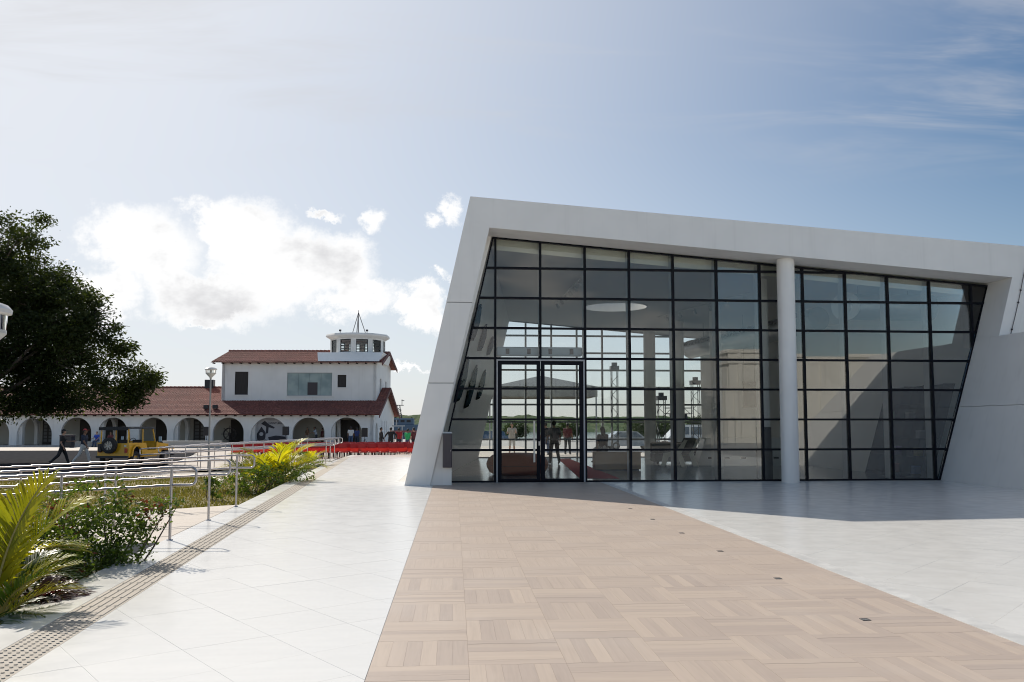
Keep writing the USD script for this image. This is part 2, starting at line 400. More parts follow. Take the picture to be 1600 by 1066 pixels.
# plaza slab: left part and right part with tiles, walkway between
WX0, WX1, TS, TY0 = -0.532, 4.02, 0.637, 5.68
FRONT = F(0, -0.0)[1]
plaza_poly = Polygon([(edge_x(-8), -8), (WX0, -8), (WX0, 46), (-2.0, PLAZA_END), (edge_x(PLAZA_END)+0.35, PLAZA_END), (edge_x(36), 36)])
plaza = struct('plaza', cat([prism(plaza_poly, 'z', LOW-0.1, -0.0035), prism([(WX1, -8), (16, -8), (16, 23.42), (WX1, 23.40)], 'z', LOW-0.1, -0.0035)]), M_JOINT)
LDIR, RDIR = math.radians(35), math.radians(44)
def tiles(region, ang, origin, size, gap=0.0022):
    """square tiles laid at an angle, cut to the region: list of (centre, polygon)"""
    r = affinity.rotate(region, -ang, origin=(0, 0), use_radians=True)
    ox, oy = affinity.rotate(Point(origin), -ang, origin=(0, 0), use_radians=True).coords[0]
    x0, y0, x1, y1 = r.bounds; out = []
    for i in range(int((x0-ox)//size)-1, int((x1-ox)//size)+2):
        for j in range(int((y0-oy)//size)-1, int((y1-oy)//size)+2):
            q = sbox(ox+i*size+gap/2, oy+j*size+gap/2, ox+(i+1)*size-gap/2, oy+(j+1)*size-gap/2)
            if not q.intersects(r): continue
            if not q.within(r): q = q.intersection(r)
            if q.is_empty or q.area < 2e-4: continue
            q = affinity.rotate(q, ang, origin=(0, 0), use_radians=True)
            for s in getattr(q, 'geoms', [q]):
                if s.geom_type == 'Polygon' and s.area > 2e-4: out.append((np.array(s.centroid.coords[0]), s))
    return out
def in_view(c, m=0.03):
    d = np.array([c[0], c[1], 0.0])-EYEP; k = d@VIEW
    if k < 1: return False
    return abs(d@RIGHT/k) < 800/FPX+m and 533+SHIFT_PX-FPX*(d@UP)/k < 1066+60
def lay(parent, name, far_name, items, zlo, zhi, limit):
    """items: (centre, polygon, material): those in view and nearest are parts, the others one part"""
    seen = sorted((i for i, it in enumerate(items) if in_view(it[0])), key=lambda i: np.hypot(*items[i][0]))
    near = set(seen[:limit]); rest = {}
    for i, (c, p, m) in enumerate(items):
        dz = RNG.uniform(-0.0006, 0.0006)
        sh = prism(p, 'z', zlo, zhi+dz)
        if i in near: part(parent, name, sh, m)
        else: rest.setdefault(str(m.GetPath()), (m, []))[1].append(sh)
    for k, (m, ms) in rest.items():
        part(parent, far_name, cat(ms), m, kind='stuff')
gap_poly = lambda y0, y1, fa, fb: Polygon([(fa(y0), y0), (fb(y0), y0), (fb(y1), y1), (fa(y1), y1)])
kerb_band = Polygon([(edge_x(-8), -8), (strip_l(-8)-0.004, -8), (strip_l(PLAZA_END-2)-0.004, PLAZA_END-2), (edge_x(PLAZA_END)+0.35, PLAZA_END-0.01), (edge_x(36), 36)])
main_left = Polygon([(strip_r(-8)+0.004, -8), (WX0-0.004, -8), (WX0-0.004, 23.3), (WX0-1.0, 24.2), (-1.45, 45.5), (edge_x(PLAZA_END)+0.8, PLAZA_END-0.02), (strip_r(PLAZA_END-2)+0.004, PLAZA_END-2)])
left = tiles(main_left.buffer(0), LDIR, (-2.757, 6.347), TS)+tiles(kerb_band.buffer(0), math.radians(3.2), (edge_x(0), 0.2), 1.0)
lay(plaza, 'tile', 'distant_tiles', [(c, p, M_TILE) for c, p in left], -0.03, 0.0, 190)
right = tiles(Polygon([(4.21, -8), (15.9, -8), (15.9, 23.3), (4.21, 23.35)]), RDIR, (4.234, 7.459), TS)
lay(plaza, 'paving_tile', 'distant_paving', [(c, p, M_TILE) for c, p in right], -0.03, 0.0, 150)
# pale stone border along the walkway
bs = [(np.array([4.115, y+0.45]), sbox(4.024, y, 4.206, y+0.897), M_LIME) for y in np.arange(-8, 23.2, 0.9)]
lay(plaza, 'border_stone', 'distant_border_stones', bs, -0.03, 0.001, 40)
# tactile strip: tiles with bars (guiding) or studs (warning)
M_TACT = mat('tactile_tile', (0.36, 0.315, 0.255), 0.75, 0.14, 9.0, 0.2, 80)
ys = np.arange(-4.0, 43.0, 0.365)
for k, y in enumerate(ys):
    y1 = y+0.361; w = strip_r(y)-strip_l(y)
    base = prism(gap_poly(y, y1, strip_l, strip_r), 'z', -0.03, -0.001)
    ms = [base]
    if 4.6 < y < 24:
        stud = y < 7.0 or 12.1 < y < 12.4
        if stud:
            for a in range(6):
                for b in range(6):
                    yy = y+0.03+0.06*a; xx = strip_l(yy)+w*(0.09+0.164*b)
                    ms.append(lathe([(0.0145, -0.002), (0.010, 0.005), (0.0, 0.0053)], 6, (xx, yy, 0)))
        else:
            for b in range(5):
                t = 0.1+0.2*b; xa, xb = strip_l(y+0.012)+w*t, strip_l(y1-0.012)+w*t
                ms.append(loft([(xa-0.018, y+0.012, -0.002), (xa+0.018, y+0.012, -0.002), (xa+0.010, y+0.02, 0.005), (xa-0.010, y+0.02, 0.005)],
                               [(xb-0.018, y1-0.012, -0.002), (xb+0.018, y1-0.012, -0.002), (xb+0.010, y1-0.02, 0.005), (xb-0.010, y1-0.02, 0.005)]))
    part(plaza, 'tactile_tile', cat(ms), M_TACT)

# walkway: parquet of plank tiles, six planks to a square, turned alternately
walk = struct('walkway', prism([(WX0, -8), (WX1, -8), (WX1, 23.40), (WX0, 23.36)], 'z', LOW-0.1, -0.0022), M_WJ)
planks = []
G = 0.0009
for j in range(-21, 28):
    for i in range(0, 8):
        x0, y0 = WX0+TS*i, TY0+TS*j
        along = (i+j) % 2 == 0
        for k in range(6):
            a, b = TS*k/6, TS*(k+1)/6
            e = G*0.9 if k in (0, 5) else G*0.5
            if along: q = (x0+a+(e if k == 0 else G/2), y0+G, x0+b-(e if k == 5 else G/2), y0+TS-G)
            else: q = (x0+G, y0+a+(e if k == 0 else G/2), x0+TS-G, y0+b-(e if k == 5 else G/2))
            q = (q[0], q[1], min(q[2], WX1-0.002), min(q[3], 23.34))
            if q[2]-q[0] < 0.01 or q[3]-q[1] < 0.01: continue
            planks.append((np.array([(q[0]+q[2])/2, (q[1]+q[3])/2]), sbox(*q), M_WY if along else M_WX))
lay(walk, 'plank', 'distant_planks', planks, -0.03, 0.0, 300)
# recessed floor lights along the walkway
M_STEEL = mat('steel', (0.52, 0.51, 0.50), 0.3, 0.05, 20, metal=1.0)
M_BLACK = mat('black_metal', (0.012, 0.013, 0.018), 0.4, 0.0)
M_GREYF = mat('floor_light_frame', (0.10, 0.095, 0.09), 0.5, 0.0)
M_LENS = mat('lamp_lens', (0.25, 0.25, 0.24), 0.15, 0.0)
WHERE = ['nearest the camera', 'second from the camera', 'third from the camera', 'fourth from the camera', 'fifth from the camera', 'nearest the glass front, at its shadow']
for k, y in enumerate((6.76, 8.61, 10.50, 12.29, 14.10, 15.90)):
    t = thing('floor_light', f'small square floor light set in the wood walkway, {WHERE[k]}', 'floor light', (3.29, y, 0.0035), group='floor lights along the right side of the walkway')
    part(t, 'frame', cat([bx(-.034, .034, -.034, -.022, -.03, .002), bx(-.034, .034, .022, .034, -.03, .002), bx(-.034, -.022, -.022, .022, -.03, .002), bx(.022, .034, -.022, .022, -.03, .002)]), M_GREYF)
    part(t, 'lens', bx(-.0215, .0215, -.0215, .0215, -.03, 0.0), M_LENS)

# ramp, planting bed, lawn, road
def ramp_z(x): return np.minimum(0.0, (x+3.9)*0.058)
def ramp(y0, y1, xs, cut):
    pts = []
    A = [(cut(y0), y0), (cut(y1), y1)]
    top = [(cut(y0), y0, -0.003), (xs, y0, float(ramp_z(xs))), (xs, y1, float(ramp_z(xs))), (cut(y1), y1, -0.003)]
    return loft(top, [(x, y, LOW-0.1) for x, y, z in top])
M_RAMPJ = M_RAMP
rp = struct('ramp', ramp(11.85, 17.0, -9.2, edge_x), M_RAMP)
for y in np.arange(12.45, 16.9, 0.6):      # saw joints show as slightly proud strips of paving between them
    top = [(edge_x(y)-0.02, y, 0.0005), (-9.1, y, float(ramp_z(-9.1))+0.003), (-9.1, y+0.594, float(ramp_z(-9.1))+0.003), (edge_x(y+.594)-0.02, y+0.594, 0.0005)]
    part(rp, 'paving_strip', loft(top, [(a, b, c-0.02) for a, b, c in top]), M_RAMP)
struct('far_ramp', ramp(35.3, 41.2, -13.5, edge_x), M_CONC)
struct('planting_bed', prism([(-12, -3), (edge_x(-3)-0.01, -3), (edge_x(11.8)-0.01, 11.8), (-12, 11.8)], 'z', LOW-0.1, LOW+0.03), M_SOIL)
struct('lawn', grid_sheet(-26, -4.3, 17.03, 31.5, 40, 30, lambda X, Y: np.where(X > edge_x(Y)-0.02, LOW-0.2, LOW+0.03+0.05*meshkit.noise(np.stack([X, Y, X*0], -1)*0.5, 2))), M_LAWN, smooth=True)
struct('pavement', prism([(-40, 31.5), (edge_x(31.5)-0.02, 31.5), (edge_x(45)-0.02, 45), (-40, 45)], 'z', LOW-0.1, LOW+0.01), M_RAMP)
struct('road', prism([(-90, 32), (-12.5, 35), (-13.8, 43), (-19.0, 66.5), (-90, 66.5)], 'z', LOW-0.06, LOW+0.016), M_ASPH)
struct('forecourt', prism([(-19, 62), (-11, 45.02), (6.0, 45.8), (6.0, 79), (-60, 79), (-60, 62.02)], 'z', LOW-0.12, LOW+0.006), M_RAMP)

# grass tufts at the edge of the lawn and over it
def tufts(n):
    xs = RNG.uniform(-24, -4.4, n); yy = RNG.uniform(17.1, 31.3, n)
    keep = xs < edge_x(yy)-0.05; xs, yy = xs[keep], yy[keep]; n = len(xs)
    a = RNG.uniform(0, 2*np.pi, n); h = RNG.uniform(0.04, 0.11, n); w = RNG.uniform(0.012, 0.03, n)
    z = np.full(n, LOW+0.05)
    V = np.empty((n, 3, 3)); dx, dy = np.cos(a)*w, np.sin(a)*w
    V[:, 0] = np.stack([xs-dx, yy-dy, z], 1); V[:, 1] = np.stack([xs+dx, yy+dy, z], 1)
    V[:, 2] = np.stack([xs+RNG.normal(0, .03, n), yy+RNG.normal(0, .03, n), z+h], 1)
    return trimesh.Trimesh(V.reshape(-1, 3), np.arange(3*n).reshape(-1, 3), process=False)
M_BLADE = leaf_mat('grass_blade', [(0.13, 0.13, 0.03), (0.21, 0.18, 0.055), (0.28, 0.22, 0.10)], 0.7, 0.3, scale=0.6)
single('grass', tufts(45000), M_BLADE, 'short dry green grass on the lawn behind the ramp railings', 'grass', kind='stuff')

# ================================================================ museum
M_WHITE = mat('white_render', (0.79, 0.765, 0.725), 0.62, 0.03, 1.3, 0.08, 90, streak=0.16)
M_WHITE2 = mat('white_wall_paint', (0.86, 0.845, 0.80), 0.7, 0.03, 1.0)
M_CEIL = mat('ceiling_paint', (0.70, 0.695, 0.66), 0.8, 0.02, 1.0)
M_BLIND = mat('blind_cloth', (0.80, 0.79, 0.66), 0.9, 0.02, 2.0)
M_CREAM = mat('cream_plaster', (0.74, 0.73, 0.62), 0.75, 0.03, 2.0)
M_ALU = mat('grey_aluminium', (0.30, 0.31, 0.31), 0.45, 0.05, 8.0, metal=0.3)
M_ALUW = mat('pale_aluminium', (0.62, 0.62, 0.60), 0.4, 0.04, 8.0)
M_GLASS = glass_mat('tinted_glass', (0.935, 0.95, 0.95), 1.46)
M_GLASSS = glass_mat('solar_glass', (0.91, 0.93, 0.93), 1.82)
M_GLASSD = glass_mat('door_glass', (0.93, 0.94, 0.94), 1.30)
M_GLASSR = glass_mat('clear_glass', (0.955, 0.97, 0.97), 1.4)
M_FLOOR = tile_mat('interior_floor_tile', (0.44, 0.43, 0.41), 0.14)
mu = thing('museum_building', 'white angular museum hall with a leaning portal and black gridded glass front', 'building', FO, FA)
YF, YB = -1.05, 18.0
OL, OTL, ITL, IL = (-2.405, 0.0), (-0.735, 7.633), (-0.22, 6.80), (-1.746, 0.0)        # left leg, outer and inner, in x and z
ITR, OTR = (14.36, 5.645), (15.10, 6.517)
def lerp(a, b, t): return (a[0]+(b[0]-a[0])*t, a[1]+(b[1]-a[1])*t)
def atz(a, b, z): return lerp(a, b, (z-a[1])/(b[1]-a[1]))
# left leg of the portal in three panels with open joints
cuts = [0.0, 2.655, 4.785, None]
for k in range(3):
    z0, z1 = cuts[k]+(0.012 if k else 0.0), cuts[k+1]
    a, b = atz(OL, OTL, z0), atz(IL, ITL, z0)
    if z1 is None: poly = [a, b, ITL, OTL]
    else: poly = [a, b, atz(IL, ITL, z1-0.012), atz(OL, OTL, z1-0.012)]
    part(mu, 'leg_panel', prism(poly, 'y', YF, -0.0), M_WHITE)
back = [lerp(atz(OL, OTL, z), atz(IL, ITL, z), t) for z, t in ((0.1, .02), (0.1, .98), (6.6, .98), (6.6, .02))]
part(mu, 'joint_backing', prism(back, 'y', YF+0.02, -0.03), mat('joint_sealant', (0.34, 0.34, 0.33), 0.8))
part(mu, 'fascia', prism([ITL, (14.33, 5.66), OTR, OTL], 'y', YF, 0.0), M_WHITE)
part(mu, 'left_wall', prism([OL, IL, (-0.11, 6.80), OTL], 'y', 0.002, YB), M_WHITE2)
skyl = (5.35, 9.9, 1.27)
roof = prism([(-0.2, 6.93), (14.40, 5.76), (15.08, 6.515), OTL], 'y', 0.004, YB)
def cut_hole(m, c, r, z0=4, z1=9):
    man = lambda t: manifold3d.Manifold(manifold3d.Mesh(np.ascontiguousarray(t.vertices, np.float32), np.ascontiguousarray(t.faces, np.uint32)))
    t = m.copy(); t.merge_vertices()
    k = manifold3d.Manifold.cylinder(z1-z0, r, r, 48).translate((c[0], c[1], z0))
    o = (man(t)-k).to_mesh(); return trimesh.Trimesh(o.vert_properties[:, :3], o.tri_verts, process=False)
part(mu, 'roof', cut_hole(roof, skyl, skyl[2]), M_WHITE2)
cz = lambda x: 6.795-0.0806*(x+0.10)
part(mu, 'ceiling', cut_hole(prism([(-0.12, cz(-0.12)), (14.35, cz(14.35)), (14.35, cz(14.35)+0.1), (-0.12, cz(-0.12)+0.1)], 'y', 1.75, YB-0.05), skyl, skyl[2]), M_CEIL)
part(mu, 'curtain_recess', prism([(-0.12, cz(-0.12)+0.085), (14.35, cz(14.35)+0.085), (14.35, cz(14.35)+0.118), (-0.12, cz(-0.12)+0.118)], 'y', 0.02, 1.748), M_CREAM)
# inside, the left wall is lined by a plane that closes in towards the back
def liner(z, y): return -1.735+0.2244*z+1.95*(y-0.16)/17.6
part(mu, 'left_lining', loft([(liner(0, .16), .16, 0), (liner(6.74, .16), .16, 6.74), (liner(6.74, .16)-.01, .17, 6.74), (liner(0, .16)-.01, .17, 0)], [(liner(0, 17.76), 17.76, 0), (liner(6.74, 17.76), 17.76, 6.74), (liner(6.74, 17.76)-.25, 17.77, 6.74), (liner(0, 17.76)-.25, 17.77, 0)]), M_WHITE2)
part(mu, 'corner_wall', bx(11.15, 13.6, 15.5, 17.72, 0.003, cz(13.6)-.02), M_WHITE2)
# skylight drum: cylinder lining and a diffuser
lin = []
zt = cz(skyl[0])
ring = lathe([(skyl[2]-0.001, zt-0.12), (skyl[2]-0.001, zt+0.75), (skyl[2]-0.03, zt+0.75), (skyl[2]-0.03, zt-0.12), (skyl[2]-0.001, zt-0.12)], 48, (skyl[0], skyl[1], 0))
part(mu, 'skylight_ring', ring, M_WHITE2)
g_ = Graph(); dif = g_.n('translucent_bsdf', 'BSDF', color=(0.95, 0.95, 0.93))
M_DIFF = g_.build('/World/Looks/skylight_diffuser', surface=dif)
part(mu, 'skylight_diffuser', lathe([(skyl[2]-0.035, zt+0.30), (0, zt+0.302)], 48, (skyl[0], skyl[1], 0)), M_DIFF)
# right leaning wall: from the rear wall to the front, then on as a wing that slopes down to the ground
def rw(z): return 12.665+0.2996*z
part(mu, 'right_wall', prism([(rw(0), 0), (rw(0)+0.55, 0), (15.05, 6.4), (ITR[0], 5.78), (rw(5.6), 5.645)], 'y', 0.002, YB), M_WHITE2)
rl = lambda z: rw(z)
part(mu, 'right_leg', prism([(rw(4.022), 4.022), (rw(4.022)+0.55, 4.022), OTR, (14.33, 5.66)], 'y', YF, 0.0), M_WHITE)
def wing(z0, z1, ya0, ya1, th=0.42):
    """piece of the wing wall between two heights; its front edge runs from ya0 (bottom) to ya1 (top)"""
    ys = 0.0
    inner = [(rw(z0), ys, z0), (rw(z0), ya0, z0), (rw(z1), ya1, z1), (rw(z1), ys, z1)]
    outer = [(x+th, y, z) for x, y, z in inner]
    return loft(inner, outer)
wy = lambda z: -12.4+6.4*z/4.0
part(mu, 'wing_panel', wing(0.0, 2.075, wy(0), wy(2.075)), M_WHITE)
part(mu, 'wing_panel', wing(2.085, 4.02, wy(2.085), wy(4.02)), M_WHITE)
part(mu, 'annex', bx(15.15, 24, 0.6, 17, -0.3, 6.3), M_WHITE2)
# pier beside the door bay with a grey cabinet on it
part(mu, 'pier', prism([(-1.74, 0.003), (-1.19, 0.003), (-1.19, 1.38), (-1.43, 1.38)], 'y', -1.0, -0.02), M_WHITE)
t = thing('wall_cabinet', 'tall dark grey metal cabinet fixed to the foot of the leaning left leg', 'cabinet', F(-1.31, -1.16), FA)
M_GREYM = mat('dark_grey_metal', (0.07, 0.062, 0.066), 0.6, 0.08, 8, spec=0.2)
part(t, 'body', cbox(-.115, .125, -.15, .155, .47, 1.345, .01), M_GREYM)
part(t, 'door', cbox(-.105, .115, -.165, -.152, .485, 1.33, .005), mat('cabinet_door_grey', (0.085, 0.075, 0.08), 0.6, 0.06, 8, spec=0.2))
part(t, 'lock', cyl((.085, -.172, .9), (.085, -.16, .9), .012, 10), M_STEEL)
# lightning conductor cable on the right leg
cable = [F(x, YF-0.02, z) for x, z in ((14.86, 6.56), (14.70, 5.9), (14.55, 5.3), (14.46, 4.95), (14.36, 4.6), (14.24, 4.2), (14.17, 3.96))]
t = thing('conductor_cable', 'thin dark cable running down the right leg of the white portal', 'cable')
part(t, 'wire', tube(cable, 0.009, 6), M_GREYM)
for k in (0, 2, 3, 5):
    part(t, 'clip', sph(cable[k], 0.028, 1), M_GREYM)

# glazing, front and rear
MS, RS, RZ0 = 1.2548, 0.8398, 0.04
G0 = Polygon([(-1.60, 0.0), (-0.085, 6.80), (14.375, 5.60), (12.665, 0.0)])
def glazing(y, inv, m_frame, m_glass, name, skip=None, wid=0.056, dep=0.12, label=None):
    """grid of mullions, transoms and panes filling the portal's opening at depth y"""
    gl = numbered(mu, name)
    rim = G0.difference(G0.buffer(-0.045, join_style=2))
    usdkit.mesh(stage, gl, prism(rim, 'y', y, y+dep), m_frame)
    inner = G0.buffer(-0.0455, join_style=2)
    xs = [-3.0]+[MS*i for i in range(12)]+[16.0]; zs = [RZ0+RS*j for j in range(9)]
    for i in range(12):
        z0 = 0 if not (skip and i == 1) else RZ0+RS*4
        p = sbox(MS*i-wid/2, z0, MS*i+wid/2, 9).intersection(inner)
        if p.area > 0.004: part(gl, 'mullion', prism(p, 'y', y+0.002, y+dep+0.03), m_frame)
        p = sbox(MS*i-.024, z0, MS*i+.024, 9).intersection(inner)
        if skip and p.area > 0.004: part(gl, 'mullion_fin', prism(p, 'y', y+dep+0.031, y+0.44), M_ALUW)
    for j in range(1, 8):
        p = sbox(-3, zs[j]-wid/2, 16, zs[j]+wid/2).intersection(inner)
        if skip and j < 4: p = p.difference(sbox(0, 0, 2*MS, 3.42))
        if p.area > 0.004: part(gl, 'transom', prism(p, 'y', y-0.012, y+dep-0.012), m_frame)
    for i in range(len(xs)-1):
        for j in range(8):
            if skip and i in (1, 2) and j < 4: continue
            p = sbox(xs[i]+wid*.3, zs[j], xs[i+1]-wid*.3, zs[j+1]-0.004 if j < 7 else 9).intersection(inner)
            if p.area > 0.01:
                pm = prism(p, 'y', y+0.05, y+0.058); cn = pm.vertices.mean(0); v = pm.vertices-cn
                ta, tb_ = RNG.normal(0, 0.0016, 2); v[:, 1] += ta*v[:, 0]+tb_*v[:, 2]; pm.vertices = v+cn
                part(gl, 'pane', pm, M_GLASSS if skip and i >= 6 else m_glass)
    return gl
M_FRAME = mat('black_frame', (0.006, 0.007, 0.012), 0.5, 0.0, spec=0.15)
glazing(0.0, False, M_FRAME, M_GLASS, 'front_glazing', skip=True)
glazing(YB-0.2, True, M_ALU, M_GLASSR, 'rear_glazing', wid=0.085)
# entrance door in the first two bays
DZ = RZ0+RS*4
dr = numbered(mu, 'entrance_door')
fr = 0.03
usdkit.mesh(stage, dr, cat([bx(0.03, 0.07, -.03, .13, 0.003, DZ-.03), bx(2*MS-.07, 2*MS-.03, -.03, .13, 0.003, DZ-.03), bx(0.071, 2*MS-.071, -.03, .13, DZ-.07, DZ-.031)]), mat('white_frame', (0.42, 0.42, 0.42), 0.5, 0.0))
for s in (0, 1):
    x0, x1 = (0.075, MS-0.006) if s == 0 else (MS+0.006, 2*MS-0.075)
    z1 = DZ-0.076; sw = 0.105
    leaf = [bx(x0, x0+sw, 0, .05, .012, z1), bx(x1-sw, x1, 0, .05, .012, z1), bx(x0+sw, x1-sw, 0, .05, .012, .10), bx(x0+sw, x1-sw, 0, .05, z1-.10, z1)]
    for j in (1, 2, 3): leaf.append(bx(x0+sw, x1-sw, 0.002, .048, RZ0+RS*j-.027, RZ0+RS*j+.027))
    part(dr, 'door_leaf', cat(leaf), M_FRAME)
    for j in range(4):
        za = .10 if j == 0 else RZ0+RS*j+.027; zb = z1-.10 if j == 3 else RZ0+RS*(j+1)-.027
        part(dr, 'door_pane', bx(x0+sw, x1-sw, .022, .030, za, zb), M_GLASSD)
hx = MS-0.19
part(dr, 'handle', cat([tube([(hx, -.075, .55), (hx, -.075, 1.68)], .027, 10), cyl((hx, -.075, .7), (hx, .0, .7), .012), cyl((hx, -.075, 1.55), (hx, .0, 1.55), .012)]), mat('pale_steel_handle', (0.85, 0.78, 0.66), 0.35, 0.03, 10))
part(dr, 'lock', cbox(MS-.07, MS-.02, -.02, .0, 1.0, 1.12), M_STEEL)
# exterior column and interior row of columns
CX, CY = 8.05, -0.56
for k in range(12):
    xa, xb = max(MS*(k-1)+.04, -.02) if k else -.05, min(MS*k-.04, 14.2)
    if xb-xa < .06: continue
    part(mu, 'roller_blind', prism([(xa, cz(xa)+.05), (xb, cz(xb)+.05), (xb, cz(xb)-.30), (xa, cz(xa)-.30)], 'y', .34, .355), M_BLIND)
part(mu, 'round_column', cyl((CX, CY, 0.0), (CX, CY, cz(CX)+0.02), 0.235, 48), M_WHITE, smooth=40)
for (x, y, r) in ((8.45, 2.4, .20), (8.75, 7.9, .215), (8.75, 13.0, .225), (8.35, 16.7, .28)):
    part(mu, 'round_column', cyl((x, y, 0.0), (x, y, cz(x)+0.02), r, 32), M_WHITE2, smooth=40)
part(mu, 'interior_floor', bx(-1.6, 12.7, 0.0, YB, -0.3, 0.002), M_FLOOR)
# ================================================================ people
def hullof(a, ra, b, rb, n=12):
    s = manifold3d.Manifold.sphere
    return manifold3d.Manifold.batch_hull([s(ra, n).translate(tuple(map(float, a))), s(rb, n).translate(tuple(map(float, b)))])
def union(ms):
    return manifold3d.Manifold.batch_boolean(ms, manifold3d.OpType.Add)
def tri(mf, edge=None, it=0):
    if edge: mf = mf.refine_to_length(edge)
    o = mf.to_mesh(); m = trimesh.Trimesh(np.array(o.vert_properties[:, :3]), np.array(o.tri_verts), process=False)
    if it: trimesh.smoothing.filter_taubin(m, iterations=it)
    return m
def rotx(v, a):
    c, s = math.cos(a), math.sin(a); return np.array([v[0], v[1]*c-v[2]*s, v[1]*s+v[2]*c])
def roty(v, a):
    c, s = math.cos(a), math.sin(a); return np.array([v[0]*c+v[2]*s, v[1], -v[0]*s+v[2]*c])
SKINS = {}
def plain(name, c, rough=0.75):
    return mat(name, c, rough, 0.10, 14.0)
SK_A = mat('skin_brown', (0.22, 0.115, 0.07), 0.55, 0.05, 20); SK_B = mat('skin_tan', (0.40, 0.235, 0.16), 0.55, 0.05, 20)
HAIR_D = mat('dark_hair', (0.012, 0.010, 0.009), 0.6, 0.2, 60)
def person(label, loc, rz, h=1.72, lean=0.0, arms=((10, 8, 15), (10, 8, 15)), legs=((0, 3, 0), (0, 3, 0)), sit=None, skin=SK_A, top=None, bottom=None, shoes=None, hair=HAIR_D,
           long_sleeves=False, shorts=False, skirt=False, long_hair=False, cap=None, backpack=None, head=(0, 0), fem=False, group=None):
    """figure facing +y with its feet at the origin. arms: (forward, outward, elbow) degrees for left then right; legs: (hip forward, outward, knee)"""
    k = h/1.72; D = math.radians
    hipz = (0.90 if sit is None else sit/k+0.09)
    P = {}
    ln = D(lean)
    up = lambda z, y=0.0, x=0.0: np.array([0, 0, hipz])+rotx(np.array([x, y, z]), -ln)
    P['pel'] = up(0); P['wai'] = up(0.16); P['che'] = up(0.36, 0.01); P['nek'] = up(0.52); 
    sw = 0.165 if fem else 0.19
    hd = rotx(np.array([0, 0.015, 0.155]), -ln*0.5+D(-head[0])); P['hed'] = P['nek']+hd
    bones, sh, tr, shoe = [], [], [], []
    def B(l, a, ra, b, rb): l.append(hullof(a, ra, b, rb))
    wid = 0.085 if fem else 0.10
    for l, e in ((bones, 0), (sh, 0.014)):
        for sx in (-1, 1):
            B(l, up(0.02, 0, sx*0.07), 0.105+e, up(0.17, 0, sx*0.065), 0.092+e)
            B(l, up(0.17, 0, sx*0.065), 0.092+e, up(0.38, 0.005, sx*0.085), 0.104+e)
            B(l, up(0.38, 0.005, sx*0.085), 0.104+e, up(0.465, -0.01, sx*(sw-0.045)), 0.058+e)
        B(l, up(0.17, 0, -.05), 0.09+e, up(0.17, 0, .05), 0.09+e); B(l, up(0.40, 0, -.08), 0.1+e, up(0.40, 0, .08), 0.1+e)
    B(bones, up(0.46), 0.062, P['nek']+np.array([0, 0, 0.05]), 0.053)
    hc = P['hed']
    bones.append(manifold3d.Manifold.sphere(1, 16).scale((0.076, 0.094, 0.112)).translate(tuple(hc+np.array([0, 0, .015]))))
    B(bones, hc+np.array([0, 0.03, -0.05]), 0.055, hc+np.array([0, 0.045, -0.075]), 0.036)
    B(bones, hc+np.array([0, 0.088, 0.01]), 0.010, hc+np.array([0, 0.104, -0.018]), 0.014)       # nose
    B(bones, hc+np.array([-.02, 0.082, -0.05]), 0.009, hc+np.array([.02, 0.082, -0.05]), 0.009)    # mouth
    for sx in (-1, 1): B(bones, hc+np.array([sx*.077, -.005, .02]), 0.014, hc+np.array([sx*.077, 0, -.012]), 0.010)
    for s, sx in ((0, -1), (1, 1)):
        fw, ab, el = arms[s]
        S = up(0.465, -0.01, sx*sw)
        def lim(v, f, a): return roty(rotx(v, D(f)-ln*0.3), -sx*D(a))
        d1 = lim(np.array([0, 0, -1.0]), fw, ab); E = S+d1*0.285
        d2 = lim(np.array([0, 0, -1.0]), fw+el, ab*0.4); Wp = E+d2*0.25
        B(bones, S, 0.052, E, 0.040); B(bones, E, 0.040, Wp, 0.027)
        B(sh, S, 0.068, S+d1*(0.285 if long_sleeves else 0.2), 0.06)
        if long_sleeves: B(sh, E, 0.056, Wp, 0.043)
        # hand: palm, four fingers bent a little, thumb at the side
        side = np.cross(d2, [1.0, 0, 0]); side = side/np.linalg.norm(side) if np.linalg.norm(side) > .2 else np.array([0, 1.0, 0])
        K = Wp+d2*0.095
        for q in (-1, 1): B(bones, Wp+d2*0.02+side*q*0.014, 0.017, K+side*q*0.026, 0.014)
        for q in range(4):
            L = (0.068, 0.078, 0.073, 0.058)[q]; o = side*(0.03-0.02*q)
            kn = K+o+d2*L*0.5; tip = kn+(d2*0.75-np.array([sx*0.6, 0, 0]))*L*0.5
            B(bones, K+o, 0.0095, kn, 0.0088); B(bones, kn, 0.0088, tip, 0.0075)
        th = Wp+d2*0.03+side*0.03; B(bones, th, 0.0125, th+side*0.022+d2*0.03, 0.0105); B(bones, th+side*0.022+d2*0.03, 0.0105, th+side*0.024+d2*0.06, 0.009)
        hf, ha, kn_ = legs[s]
        H = np.array([sx*0.092, 0, hipz-0.02])
        t1 = roty(rotx(np.array([0, 0, -1.0]), D(hf)), -sx*D(ha)); Kp = H+t1*0.42
        t2 = roty(rotx(np.array([0, 0, -1.0]), D(hf-kn_)), -sx*D(ha)); A = Kp+t2*0.40
        B(bones, H, 0.082, Kp, 0.054); B(bones, Kp, 0.054, Kp+t2*.14-np.array([0, .012, 0]), 0.054); B(bones, Kp+t2*.14-np.array([0, .012, 0]), 0.054, A, 0.036)
        fd = rotx(np.array([0, 1.0, 0]), D(hf-kn_)*0.8); fd /= np.linalg.norm(fd); dn = t2
        B(bones, A+dn*.03-fd*.03, 0.034, A+dn*.045+fd*.13, 0.026)
        B(shoe, A+dn*.028-fd*.045, 0.045, A+dn*.042+fd*.145, 0.034)
